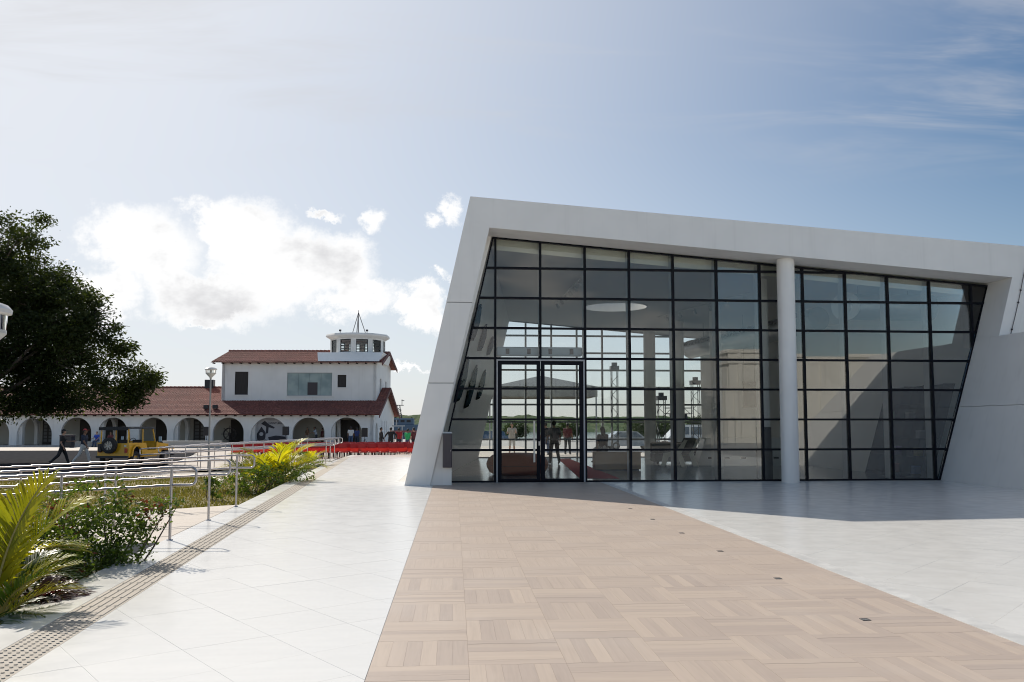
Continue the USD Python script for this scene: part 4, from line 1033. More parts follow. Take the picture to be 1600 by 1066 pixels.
part(hs_, 'upper_rear_wall', bx(UX0, UX1, UY1-.3, UY1, UZ0, UZ1), M_HWALL)
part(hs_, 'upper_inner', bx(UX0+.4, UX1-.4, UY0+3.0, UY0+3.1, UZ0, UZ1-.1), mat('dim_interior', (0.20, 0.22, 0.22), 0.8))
def window(x0, x1, z0, z1, y, name, pane_m, nv=1, nh=0, sill=True, fr=.07):
    f = [bx(x0, x0+fr, y+.05, y+.13, z0, z1), bx(x1-fr, x1, y+.05, y+.13, z0, z1), bx(x0+fr, x1-fr, y+.05, y+.13, z0, z0+fr), bx(x0+fr, x1-fr, y+.05, y+.13, z1-fr, z1)]
    w = numbered(hs_, name); usdkit.mesh(stage, w, cat(f), M_DARKW)
    for k in range(nv):
        xa, xb = x0+fr+(x1-x0-2*fr)*k/nv, x0+fr+(x1-x0-2*fr)*(k+1)/nv
        part(w, 'pane', bx(xa+.02, xb-.02, y+.08, y+.095, z0+fr, z1-fr), pane_m)
        if k: part(w, 'mullion', bx(xa-.02, xa+.02, y+.06, y+.12, z0+fr, z1-fr), M_DARKW)
    if sill: part(w, 'sill', bx(x0-.1, x1+.1, y-.08, y-.001, z0-.08, z0-.01), M_HWALL)
M_SHUT = mat('dark_shutter', (0.018, 0.015, 0.013), 0.55, 0.15, 6)
window(*w1, UY0, 'shutter_window', M_SHUT, 4)
window(*w3, UY0, 'small_window', M_SHUT, 2)
def house_glass_mat():
    g = Graph(); P = g.n('geometry', 'position')
    n = g.n('noise_texture', 'fac', vector=P, scale=0.7, detail=3.0)
    b = g.n('principled_bsdf', 'BSDF', base_color=g.mixc(g.mapr(n, .35, .65), (0.24, 0.31, 0.31), (0.36, 0.43, 0.42)), roughness=0.12, specular_ior_level=0.8)
    return g.build('/World/Looks/frosted_green_glass', surface=b)
M_FG = house_glass_mat()
gw = numbered(hs_, 'glass_screen'); x0, x1, z0, z1 = w2
usdkit.mesh(stage, gw, cat([bx(x0, x1, UY0+.08, UY0+.14, z0, z0+.05), bx(x0, x1, UY0+.08, UY0+.14, z1-.05, z1)]), M_ALU)
for k in range(4):
    xa, xb = x0+(x1-x0)*k/4, x0+(x1-x0)*(k+1)/4; part(gw, 'pane', bx(xa+.01, xb-.01, UY0+.10, UY0+.12, z0+.051, z1-.051), M_FG)
dk = rect_px(480, 496, 597.5, 618, UY0); part(gw, 'dark_opening', bx(dk[0], dk[1], UY0+.085, UY0+.099, dk[2]+.05, dk[3]), M_GREYM)
part(gw, 'sill', bx(x0-.15, x1+.15, UY0-.1, UY0-.001, z0-.10, z0-.01), M_HWALL)
part(hs_, 'upper_roof', pantile(UX0-.9, UX1+.6, UY0-.6, UZ1-USL*.6+.05, MID, UR+.05), M_TERRA)
part(hs_, 'upper_roof', pantile(UX0-.9, UX1+.6, UY1+.6, UZ1-USL*.6+.05, MID+.01, UR+.05), M_TERRA)
part(hs_, 'upper_ridge', cat([tube([(x, MID, UR+.09), (x+.38, MID, UR+.075)], [.13, .11], 8) for x in np.arange(UX0-.9, UX1-4, .4)]), M_TERRA)
part(hs_, 'upper_rafter_tails', cat([bx(x-.05, x+.05, UY0-.55, UY0-.005, UZ1-USL*.6-.1, UZ1-USL*.6+.0) for x in np.arange(UX0-.7, UX1+.3, .85)]), M_DARKW, kind='stuff')
part(hs_, 'upper_barge_board', barge(UX1+.605, UY0-.6, UZ1-USL*.6+.05, MID, UR+.07, UY1+.6, UZ1-USL*.6+.05), M_BARGE)
# lantern: plinth, ten sided drum with windows, slab and antenna tripod
lx = hx(559.5, 540, 6.8)[0]; ly = 6.8
xp0, xp1 = hx(497, 566, UY0-.3)[0], hx(592, 566, UY0-.3)[0]
zb = UZ1-USL*.6+.16; zt_ = hx(560, 551, ly-2.7)[1]
part(hs_, 'lantern_plinth', loft([(xp0, UY0-.35, zb), (xp1, UY0-.35, zb), (xp1, ly+3.0, zb), (xp0, ly+3, zb)], [(lx-3.4, ly-2.95, zt_), (lx+2.95, ly-2.95, zt_), (lx+2.95, ly+3, zt_), (lx-3.4, ly+3, zt_)]), M_HWALL)
NS = 10; RR = (hx(601.5, 540, ly)[0]-hx(516, 540, ly)[0])/2
zs1 = hx(560, 527.5, ly-RR)[1]; zs2 = hx(560, 519.8, ly-RR)[1]
a0 = math.pi/NS
cor = [(lx+RR*math.cos(a0+2*math.pi*k/NS), ly+RR*math.sin(a0+2*math.pi*k/NS)) for k in range(NS)]
wz0, wz1 = hx(560, 549.5, ly-RR)[1], hx(560, 528.5, ly-RR)[1]
for k in range(NS):
    A, B = np.array(cor[k]), np.array(cor[(k+1) % NS]); L = np.linalg.norm(B-A); u = (B-A)/L; nrm = np.array([u[1], -u[0]])
    def place(m):     # mesh with x along the side and y outward to the side's place
        v = m.vertices; w = np.stack([A[0]+u[0]*v[:, 0]+nrm[0]*v[:, 1], A[1]+u[1]*v[:, 0]+nrm[1]*v[:, 1], v[:, 2]], 1); m = trimesh.Trimesh(w, m.faces, process=False)
        if m.volume < 0: m.invert()
        return m
    wl = sbox(0, zt_+.002, L, zs1).difference(sbox(L*.16, wz0, L*.84, wz1-.06))
    part(hs_, 'lantern_wall', place(prism(wl, 'y', -.15, 0)), M_HWALL)
    w = numbered(hs_, 'lantern_window'); f = .07
    xa, xb, za, zb_ = L*.16, L*.84, wz0, wz1-.06
    fr_ = [bx(xa, xa+f, -.12, -.04, za, zb_), bx(xb-f, xb, -.12, -.04, za, zb_), bx(xa+f, xb-f, -.12, -.04, zb_-f, zb_)]+[bx(xa+f, xb-f, -.11, -.05, za+(zb_-za)*q/4, za+(zb_-za)*q/4+.05) for q in range(4)]
    usdkit.mesh(stage, w, place(cat(fr_)), M_BLACK)
    for q in range(4): part(w, 'pane', place(bx(xa+f, xb-f, -.085, -.075, za+(zb_-za)*q/4+.05, za+(zb_-za)*(q+1)/4-(f if q == 3 else 0))), M_GLASSR)
LR = lathe([(0.0, zs1+.0), (RR+.05, zs1), (RR+.42, zs1+.22), (RR+.46, zs1+.32), (RR+.40, zs2-.02), (RR*.8, zs2+.06), (0, zs2+.10)], NS, (0, 0, 0))
part(hs_, 'lantern_roof', xf(LR, (lx, ly, 0), a0), M_HWALL)
am = [(lx, ly, zs2+.05), (lx, ly, zs2+2.55)]
part(hs_, 'antenna_mast', tube(am, [.06, .03], 6), M_GREYM)
for q in range(3):
    an = 2*math.pi*q/3+.5; part(hs_, 'antenna_leg', tube([(lx+.85*math.cos(an), ly+.85*math.sin(an), zs2+.03), (lx, ly, zs2+2.3)], .035, 5), M_GREYM)
for q in (-1, 1): part(hs_, 'roof_floodlight', cat([cyl((lx+q*1.3, ly-RR+.1, zs2), (lx+q*1.3, ly-RR+.1, zs2+.14), .03, 6), bx(lx+q*1.3-.1, lx+q*1.3+.1, ly-RR, ly-RR+.16, zs2+.14, zs2+.3)]), M_GREYM)
tx, tz = hx(328, 600, RIDGE)
part(hs_, 'roof_vent', bx(tx-.42, tx+.42, RIDGE-.3, RIDGE+.3, zr, zr+.85), M_BLACK)
for pxx in (323, 337):
    qx, qz = hx(pxx, 643, 0.9); part(hs_, 'roof_floodlight', bx(qx-.22, qx+.22, .6, .9, EAVE+.42, EAVE+.75), M_BLACK)
# mural banner in the seventh arch of the picture
c, r = arch[10]
bn = thing('mural_banner', 'black and white printed banner filling an arch of the white arcade', 'banner', H(c, .9, 0), HA)
pan = sbox(-r-.15, .15, r+.1, 1.4).union(Point(0, 1.2).buffer(r+.02, 24).intersection(sbox(-r-.2, 1.2, r+.2, 3)))
part(bn, 'panel', prism(pan, 'y', 0, .03), mat('banner_grey', (0.42, 0.42, 0.44), .7, .06, 2))
M_INK = mat('banner_ink', (0.035, 0.035, 0.045), .8, .2, 6)
ink = [Polygon([(-.95, 2.05), (-.65, 2.3), (-.3, 2.0), (.25, 1.72), (.2, 1.62), (-.3, 1.75), (-.35, 1.2), (-.5, 1.15), (-.5, 1.8)]), Polygon([(-1.35, 1.1), (-.95, 1.75), (-.55, 1.2), (-.6, .7), (-.95, .4), (-1.3, .6)]).difference(Point(-.95, 1.1).buffer(.2)), Polygon([(-.3, .8), (.4, .95), (1.2, .85), (1.45, .5), (1.4, .2), (.7, .2), (.3, .55), (-.2, .5)]), Polygon([(-1.3, .2), (-.7, .2), (-.3, .45), (-.6, .6), (-1.0, .35)])]
part(bn, 'drawing', cat([prism(p.buffer(.02).intersection(pan), 'y', -.006, -.001) for p in ink]), M_INK)
tm = meshkit.text_mesh('AVENTURA', .17, .004, True); v = tm.vertices; tm = trimesh.Trimesh(np.stack([v[:, 0]-.35, -.006+0*v[:, 2]-v[:, 2], v[:, 1]+2.02], 1), tm.faces, process=False)
part(bn, 'lettering', tm, M_INK)
# ship's wheel and display in the sixth arch
c, r = arch[9]
sw_ = thing('ship_wheel', 'dark wooden ship steering wheel displayed in an arch of the arcade', 'ship wheel', H(c-.25, 1.2, .1), HA)
ring_ = lambda R, r_, z: tube([(R*math.cos(q), 0, z+R*math.sin(q)) for q in np.linspace(0, 2*np.pi, 25)[:-1]], r_, 6, closed=True)
part(sw_, 'rim', ring_(.55, .06, 1.0), M_DARKW); part(sw_, 'hub', cyl((0, -.08, 1.0), (0, .08, 1.0), .13, 12), M_DARKW)
for q in range(8):
    an = q*math.pi/4; part(sw_, 'spoke', tube([(.1*math.cos(an), 0, 1+.1*math.sin(an)), (.78*math.cos(an), 0, 1+.78*math.sin(an))], .03, 6), M_DARKW)
part(sw_, 'stand', cat([bx(-.1, .1, .1, .3, 0, 1.1), bx(-.5, .5, 0.0, .5, -.0, .12)]), M_DARKW)
# loudspeakers on stands in front of the arcade
def speaker(px0, px1, py0, py1, yl, label):
    xc, zc = hx((px0+px1)/2, (py0+py1)/2, yl); w = (hx(px1, py0, yl)[0]-hx(px0, py0, yl)[0]); z0, z1 = hx(px0, py1, yl)[1], hx(px0, py0, yl)[1]
    t = thing('loudspeaker', label, 'loudspeaker', H(xc, yl, 0), HA, group='loudspeakers on stands before the arcade')
    part(t, 'cabinet', cbox(-w/2, w/2, -.2, .2, z0, z1, .02), M_BLACK); part(t, 'grille', cbox(-w/2+.03, w/2-.03, -.215, -.201, z0+.04, z1-.04, .005), mat('speaker_grille', (0.02, 0.02, 0.021), .8, .1, 30))
    t2 = thing('speaker_stand', label.replace('black loudspeaker', 'thin tripod stand carrying the black loudspeaker'), 'stand', H(xc, yl, 0), HA)
    part(t2, 'pole', tube([(0, 0, .1), (0, 0, z0-.002)], .02, 8), M_BLACK)
    for q in range(3):
        an = q*2*math.pi/3+.4; part(t2, 'leg', tube([(.5*math.cos(an), .5*math.sin(an), .02), (0, 0, .75)], .014, 6), M_BLACK)
speaker(319, 326.5, 667, 681, -5.0, 'black loudspeaker beside the far lamp post, leftmost of the three')
speaker(442, 451, 666.5, 680, -5.0, 'black loudspeaker beside the mural banner')
speaker(565.5, 574.5, 668.7, 682.8, -5.0, 'black loudspeaker near the right corner of the white house')
# people in the arcade and at its right end
def hp(px, yl): return hx(px, 690, yl)[0]
person('man in white shirt seen from behind standing in the last arch', H(hp(548, -2.0), -2.0, .0), HA+.2, 1.8, 0, top=C_WHT, bottom=C_JEAN, skin=SK_A)
person('man in dark blue shirt beside the white shirted man in the last arch', H(hp(557.5, -1.2), -1.2, 0), HA-.3, 1.72, 0, top=plain('dark_blue_cloth', (0.03, 0.05, 0.16)), bottom=C_NAVY, skin=SK_A)
person('woman in brown top standing inside the eighth arch', H(hp(480, 1.6), 1.6, .1), HA+2.6, 1.62, 0, top=plain('brown_cloth', (0.16, 0.09, 0.05)), bottom=C_BEIGE, fem=True, long_hair=True, skin=SK_B)
person('man in pale shirt bending inside the eighth arch', H(hp(494, 1.0), 1.0, .1), HA+1.9, 1.7, 14, ((40, 8, 50), (40, 8, 50)), top=C_PALE, bottom=C_NAVY, skin=SK_A)
person('person in maroon clothes at the right side of the eighth arch', H(hp(503.5, 1.4), 1.4, .1), HA+2.2, 1.55, 0, top=C_DRED, bottom=C_DRED, skin=SK_A)
q = gnd(153, 705, LY+.0); s0 = H(hp(152, -2.2), -2.2, 0)
person('man in bright blue shirt sitting on the low grey wall before the arcade', s0+np.array([0, 0, 0.02]), HA+math.pi*.94, 1.72, 8, ((25, 8, 40), (30, 8, 50)), ((80, 6, 80), (80, 6, 80)), sit=.46, top=C_BLUE, bottom=C_JEAN, skin=SK_B)
person('person in dark red shirt sitting beside the man in bright blue', s0+np.array([1.15, 0.05, 0.02]), HA+math.pi, 1.66, 8, ((25, 8, 40), (30, 8, 50)), ((80, 6, 80), (80, 6, 80)), sit=.46, top=C_DRED, bottom=C_NAVY, skin=SK_A)
def crowd(px, py, Y, lab, rz, **kw):
    p = aty(px, py, Y); p[2] = LOW+.01; person(lab, p, rz, **kw)
crowd(595, 700, 62, 'person in black hooded top standing at the corner of the white house', -1.2, h=1.76, top=C_BLK, bottom=C_BLK, long_sleeves=True, skin=SK_A)
crowd(610.5, 700, 60, 'man in black with both hands on his hips behind the red chairs', .2, h=1.76, arms=((-28, 42, 80), (-28, 42, 80)), top=C_BLK, bottom=C_BLK, long_sleeves=True, skin=SK_A)
crowd(623, 700, 61, 'person in red shirt standing behind the red chairs', .4, h=1.72, top=C_RED, bottom=C_NAVY, skin=SK_A)
crowd(637, 700, 60, 'person in bright green shirt behind the red chairs, beside the leaning leg', -.5, h=1.66, top=C_GREEN, bottom=C_JEAN, skin=SK_A)
crowd(646.5, 700, 58.5, 'dark haired person half hidden behind the leaning leg of the museum', .9, h=1.74, top=C_DRED, bottom=C_BLK, skin=SK_B)
# low wall and black case in front of the arcade
t = thing('low_wall', 'low grey concrete wall along the front of the white arcade', 'wall', H(0, -2.2, 0), HA)
part(t, 'wall', bx(hp(97, -2.2), hp(160, -2.2), -.2, .2, 0, .42), M_CONC); part(t, 'coping', bx(hp(97, -2.2)-.05, hp(160, -2.2)+.05, -.25, .25, .421, .47), M_LIME)
t = thing('low_wall', 'low grey wall with pale coping right of the yellow jeep', 'wall', H(0, -6, 0), HA)
part(t, 'wall', bx(hp(256, -6), hp(345, -6), -.2, .2, 0, .55), M_CONC); part(t, 'coping', bx(hp(256, -6)-.05, hp(345, -6)+.05, -.25, .25, .551, .60), M_LIME)
t = thing('equipment_case', 'black boxy equipment case standing between the two walking men', 'case', H(hp(105, -4.5), -4.5, 0), HA)
part(t, 'body', cbox(-.5, .5, -.35, .35, .05, .95, .03), M_BLACK); part(t, 'lid', cbox(-.52, .52, -.37, .37, .952, 1.08, .02), M_GREYM)
for q in (-1, 1): part(t, 'wheel', cyl((q*.42, -.3, .05), (q*.42, .3, .05), .05, 10), M_GREYM)
part(t, 'handle', tube([(-.15, -.36, .7), (-.15, -.40, .7), (.15, -.40, .7), (.15, -.36, .7)], .012, 6), M_STEEL)
# ================================================================ red chairs in rows
M_RSEAT = leaf_mat('red_chair_cover', [(0.40, 0.016, 0.018), (0.50, 0.025, 0.025)], 0.6, 0.10, (1.2, 1.0, 1.0), 3.0)
M_RSUN = leaf_mat('red_chair_sun_tone', [(0.55, 0.09, 0.07), (0.66, 0.17, 0.12)], 0.6, 0.6, (1.35, 1.5, 1.5), 3.0)  # salmon tone that paints sunlight onto the lower chair backs
M_CHLEG = mat('dark_chair_leg', (0.03, 0.03, 0.032), 0.4, 0.0)
ROWN = ['front row', 'second row', 'third row', 'fourth row', 'fifth row', 'back row']
ORD = 'first second third fourth fifth sixth seventh eighth ninth tenth eleventh twelfth thirteenth fourteenth fifteenth sixteenth seventeenth eighteenth nineteenth'.split()
first_chair = None
def make_chair(label, group, loc, rz):
    t = thing('red_chair', label, 'chair', loc, rz, group)
    part(t, 'seat', cbox(-.215, .215, -.21, .21, .425, .475, .02), M_RSEAT)
    b = cbox(-.21, .21, -.02, .02, .19, .44, .015); v = b.vertices; v[:, 1] += .205+v[:, 2]*.30; v[:, 2] += .46
    part(t, 'backrest', b, M_RSEAT)
    b = prism(Polygon([(-.205, 0), (.205, 0), (.20, .17), (-.19, .17)]), 'y', -.008, .008); v = b.vertices; v[:, 1] += .205+v[:, 2]*.30; v[:, 2] += .465
    part(t, 'back_cloth', b, M_RSUN)  # added paler panel standing in for sunlight on the red cover
    for sx in (-1, 1):
        part(t, 'leg', tube([(sx*.19, -.18, .43), (sx*.205, -.21, 0)], .014, 6), M_CHLEG)
        part(t, 'leg', tube([(sx*.19, .19, .43), (sx*.205, .25, 0)], .014, 6), M_CHLEG)
    return t
cl, cr = gnd(418, 722, LOW), gnd(655, 722, LOW)
nch = 0
for r in range(6):
    for k in range(19):
        x = -11.6+.52*k+.05*math.sin(r*2.1+k*1.7); y = 46.6+1.0*r+.10*math.sin(k*2.3+r)
        if x > -1.9: continue
        lab = f'{ORD[k]} red chair from the left in the {ROWN[r]} beyond the white plaza'
        grp = f'red chairs, {ROWN[r]}'
        rz = 0.30+.12*math.sin(k*3.1+r)
        if first_chair is None: first_chair = make_chair(lab, grp, (x, y, LOW+.012), rz)
        else: copy(first_chair, 'red_chair', (x, y, LOW+.012), rz, lab, grp, 'chair')
# ================================================================ yellow jeep
def wheel(parent, c, axis, R=.36, w=.22, name='wheel'):
    """tyre with rim; axis 'x' or 'y'"""
    prof = [(R*.60, -w/2), (R*.86, -w/2), (R*.98, -w*.36), (R, -w*.15), (R, w*.15), (R*.98, w*.36), (R*.86, w/2), (R*.60, w/2), (R*.56, 0), (R*.60, -w/2)]
    rim = cat([lathe([(0, -w*.30), (R*.18, -w*.34), (R*.22, -w*.2), (R*.54, -w*.12), (R*.595, -w*.45), (R*.595, w*.45), (R*.54, w*.1), (0, w*.1)], 28)]+
              [xf(bx(R*.16, R*.56, -R*.07, R*.07, -w*.36, -w*.2), (0, 0, 0), q*math.pi*2/7) for q in range(7)])
    ty = lathe(prof, 32)
    def turn(m):
        v = m.vertices; o = np.stack([v[:, 2], v[:, 0], v[:, 1]], 1) if axis == 'x' else np.stack([v[:, 0], v[:, 2], -v[:, 1]], 1)
        m = trimesh.Trimesh(o+np.array(c), m.faces, process=False); return m
    p = part(parent, name, turn(ty), mat('tyre_rubber', (0.014, 0.014, 0.015), .8, .1, 20), smooth=40)
    part(p, 'rim', turn(rim), mat('alloy_rim', (0.35, 0.34, 0.32), .35, .05, 10, metal=.8), smooth=30)
jl = gnd(212, 728, LOW+.016)
J = thing('parked_jeep', 'yellow open jeep with black soft roof and spare wheel on its tail', 'jeep', jl, math.radians(-14))
M_YEL = mat('jeep_yellow', (0.62, 0.34, 0.015), .35, .05, 3, coat=.4)
M_SOFT = mat('black_canvas', (0.018, 0.018, 0.02), .8, .1, 20)
# body along +y (front), width along x; rear at y=-1.7
side = Polygon([(-1.70, .48), (-1.52, .48), (-1.44, .80), (-1.30, .92), (-1.02, .92), (-.88, .80), (-.80, .48), (.72, .48), (.80, .72), (.90, .86), (1.30, .90), (1.40, 1.0), (.55, 1.06), (.50, 1.12), (.42, 1.12), (.36, .74), (-.30, .74), (-.42, 1.08), (-1.70, 1.10)])
for sx in (-1, 1):
    part(J, 'side_panel', prism(side, 'x', sx*.76-.02, sx*.76+.02), M_YEL)
part(J, 'tub', cat([bx(-.739, .739, -1.70, .5, .44, .50), bx(-.739, .739, -1.70, -1.66, .50, 1.08), bx(-.739, .739, .46, .5, .50, 1.1)]), M_YEL)
part(J, 'hood', loft([(-.62, .5, 1.10), (.62, .5, 1.10), (.62, .5, .7), (-.62, .5, .7)], [(-.52, 1.72, 1.0), (.52, 1.72, 1.0), (.52, 1.72, .62), (-.52, 1.72, .62)]), M_YEL)
part(J, 'grille', cat([bx(-.54, .54, 1.725, 1.75, .60, 1.0)]), M_YEL)
for k in range(7): part(J, 'grille_slot', bx(-.24+.07*k, -.205+.07*k, 1.751, 1.757, .66, .95), M_BLACK)
for sx in (-1, 1):
    part(J, 'fender', loft([(sx*.60, .78, .92), (sx*.85, .78, .88), (sx*.85, .78, .82), (sx*.60, .78, .84)], [(sx*.55, 1.78, .88), (sx*.85, 1.78, .80), (sx*.85, 1.78, .74), (sx*.55, 1.78, .80)]), M_YEL)
    part(J, 'headlight', cyl((sx*.38, 1.74, .84), (sx*.38, 1.79, .84), .09, 16), mat('headlight_glass', (.6, .6, .6), .1, 0))
    part(J, 'rear_arch', prism(Polygon([(-1.60, .5), (-1.50, .86), (-1.32, 1.0), (-1.0, 1.0), (-.82, .86), (-.72, .5), (-.80, .5), (-.88, .82), (-1.04, .93), (-1.28, .93), (-1.43, .82), (-1.52, .5)]), 'x', *( (.781, .86) if sx > 0 else (-.86, -.781))), M_YEL)
    tl = part(J, 'tail_light', bx(sx*.64-.06, sx*.64+.06, -1.745, -1.701, .66, .86), mat('tail_light_red', (.32, .02, .015), .2, 0))
    part(J, 'reflector', bx(sx*.60-.05, sx*.60+.05, -1.73, -1.701, .92, 1.0), mat('reflector_pale', (.55, .55, .5), .2, 0))
    mr = part(J, 'mirror', cbox(sx*.98-.07, sx*.98+.07, .34, .39, 1.12, 1.36, .015), mat('mirror_shell', (.30, .42, .5), .1, 0)); part(mr, 'mirror_arm', tube([(sx*.77, .44, 1.14), (sx*.92, .37, 1.2)], .012, 6), M_BLACK)
part(J, 'bumper', cat([bx(-.78, .78, -1.80, -1.72, .42, .52), bx(-.80, .80, 1.80, 1.90, .45, .57)]), M_BLACK)
part(J, 'windscreen_frame', cat([tube([(sx*.66, .46, 1.1), (sx*.62, .30, 1.74)], .028, 6) for sx in (-1, 1)]+[tube([(-.62, .30, 1.74), (.62, .30, 1.74)], .028, 6), tube([(-.66, .46, 1.12), (.66, .46, 1.12)], .028, 6)]), M_YEL)
part(J, 'windscreen', loft([(-.62, .45, 1.14), (.62, .45, 1.14), (.62, .456, 1.14), (-.62, .456, 1.14)], [(-.59, .31, 1.71), (.59, .31, 1.71), (.59, .316, 1.71), (-.59, .316, 1.71)]), M_GLASSR)
part(J, 'roll_bar', cat([tube([(sx*.68, -.55, .98), (sx*.68, -.55, 1.68), (sx*.6, -.55, 1.76)], .03, 6) for sx in (-1, 1)]+[tube([(-.6, -.55, 1.76), (.6, -.55, 1.76)], .03, 6)]+[tube([(sx*.68, -1.62, 1.05), (sx*.66, -1.60, 1.72)], .03, 6) for sx in (-1, 1)]), M_YEL)
rp_ = [(-.74, 1.72), (-.70, 1.78), (-.4, 1.815), (.4, 1.815), (.70, 1.78), (.74, 1.72), (.70, 1.72), (.66, 1.75), (.4, 1.785), (-.4, 1.785), (-.66, 1.75), (-.70, 1.72)]
part(J, 'soft_roof', prism(Polygon(rp_), 'y', -1.72, .36), M_SOFT)
part(J, 'roof_edge', bx(-.72, .72, -1.74, -1.721, 1.66, 1.80), M_SOFT)
for sx in (-1, 1):
    s_ = part(J, 'car_seat', cbox(sx*.35-.23, sx*.35+.23, -.40, .10, .62, .78, .03), M_SOFT); b = cbox(sx*.35-.23, sx*.35+.23, -.52, -.40, .70, 1.22, .03); part(s_, 'seat_back', b, M_SOFT)
part(J, 'steering_wheel', tube([(-.35+.17*math.cos(q), .22+.06*math.sin(q), 1.12+.16*math.sin(q)) for q in np.linspace(0, 2*np.pi, 17)[:-1]], .014, 6, closed=True), M_BLACK)
for sx in (-1, 1):
    wheel(J, (sx*.70, -1.17, .36), 'x'); wheel(J, (sx*.70, 1.25, .36), 'x')
wheel(J, (-.10, -1.84, .98), 'y', .36, .21, 'spare_wheel')
part(J, 'spare_carrier', cyl((-.10, -1.70, .98), (-.10, -1.78, .98), .12, 12), M_BLACK)
part(J, 'jerrycan', cbox(-.68, -.50, -1.86, -1.72, .70, 1.05, .03), M_BLACK)
# ================================================================ street lamps
M_POLE = mat('lamp_pole_grey', (0.22, 0.225, 0.22), .5, .06, 6)
M_CAP = mat('lamp_cap_white', (0.52, 0.515, 0.50), .35, .03, 5)
M_BOWL = glass_mat('lamp_bowl', (0.86, 0.87, 0.85), 1.5)
def lamp(label, loc, h, s, grp='street lamps of the same pattern'):
    t = thing('street_lamp', label, 'street lamp', loc, 0, group=grp)
    part(t, 'pole', tube([(0, 0, 0), (0, 0, .5), (0, 0, h-.46*s)], [.055*s**.3, .042*s**.3, .032*s**.3], 12), M_POLE, smooth=50)
    part(t, 'foot', lathe([(.11, 0), (.11, .02), (.06, .05), (.05, .09)], 16), M_POLE)
    part(t, 'cap', lathe([(0.0, h), (.12*s, h-.018*s), (.225*s, h-.055*s), (.26*s, h-.095*s), (.255*s, h-.125*s), (.20*s, h-.14*s), (.0, h-.135*s)], 32), M_CAP, smooth=40)
    part(t, 'bowl', lathe([(.225*s, h-.142*s), (.215*s, h-.26*s)], 32), M_BOWL, smooth=40)
    part(t, 'cone', lathe([(.0, h-.275*s), (.205*s, h-.27*s), (.222*s, h-.262*s), (.222*s, h-.29*s), (.06*s, h-.46*s), (.05*s, h-.52*s), (.0, h-.52*s)], 32), M_CONE, smooth=40)
    part(t, 'bulb', sph((0, 0, h-.20*s), .05*s, 1, (1, 1, 1.2)), M_CAP)
    return t
M_CONE = mat('lamp_cone_grey', (0.42, 0.42, 0.40), .4, .05, 6)
q = gnd(325.5, 736, LOW+.012)
lamp('slim grey street lamp standing between the near railings and the white house', q, 4.32, .95)
q = aty(-40, 553, 6.5)
lamp('near street lamp at the left edge of the picture, mostly out of frame', (q[0], q[1], LOW+.03), 2.80, .90)
# what the glass front mirrors: a long cream building and lamps on the far side of the square
bl = thing('cream_building', 'long cream building across the square, seen mirrored in the right glass panes', 'building', F(30, -70, LOW), FA)
M_CB = mat('cream_facade', (0.74, 0.71, 0.64), .85, .06, .5)
bw = sbox(0, 0, 52, 9.4)
part(bl, 'front_wall', prism(bw, 'y', -.4, 0), M_CB); part(bl, 'body', bx(0, 52, -14, -.8, 0, 9.4), M_CB); part(bl, 'parapet', bx(-.2, 52.2, -14.2, .15, 9.41, 9.8), M_CB)
for k in range(6): part(bl, 'pilaster', bx(1+9.9*k, 1.5+9.9*k, .001, .12, 0, 9.4), M_CB)
l0 = None
for k in range(5):
    lab = 'street lamp across the square, mirrored in the right glass panes'
    p_ = F(24.6+2.1*k, -58, LOW-.9)
    if l0 is None: l0 = lamp(lab, p_, 4.0, 1.0, 'street lamps across the square mirrored in the glass')
    else: copy(l0, 'street_lamp', p_, 0, lab, 'street lamps across the square mirrored in the glass', 'street lamp')

# ================================================================ plants
def leaves(centres, n, size, flat=0.3, aspect=2.2, droop=0.2):
    """n leaf shaped quads (two triangles each) at the points given: (n,3)"""
    C = centres; n = len(C)
    a = RNG.uniform(0, 2*np.pi, n); el = RNG.normal(0, .55, n)-droop
    d = np.stack([np.cos(a)*np.cos(el), np.sin(a)*np.cos(el), np.sin(el)], 1)
    r = RNG.normal(0, 1, (n, 3)); s = np.cross(d, r); s /= np.linalg.norm(s, axis=1, keepdims=True)
    L = size*RNG.uniform(.6, 1.3, n)[:, None]; W = L/aspect
    V = np.stack([C, C+d*L*.45+s*W*.5, C+d*L, C+d*L*.45-s*W*.5], 1).reshape(-1, 3)
    i = np.arange(n)*4; Ff = np.stack([np.stack([i, i+1, i+2], 1), np.stack([i, i+2, i+3], 1)], 1).reshape(-1, 3)
    return trimesh.Trimesh(V, Ff, process=False)
M_BARK = mat('bark', (0.085, 0.065, 0.05), .95, .3, 8, .6, 30)
M_TLEAF = leaf_mat('tree_leaf', [(0.022, 0.036, 0.009), (0.04, 0.06, 0.014), (0.075, 0.095, 0.018), (0.16, 0.15, 0.025)], .55, .42, (1.7, 1.5, .6), .35, .3)
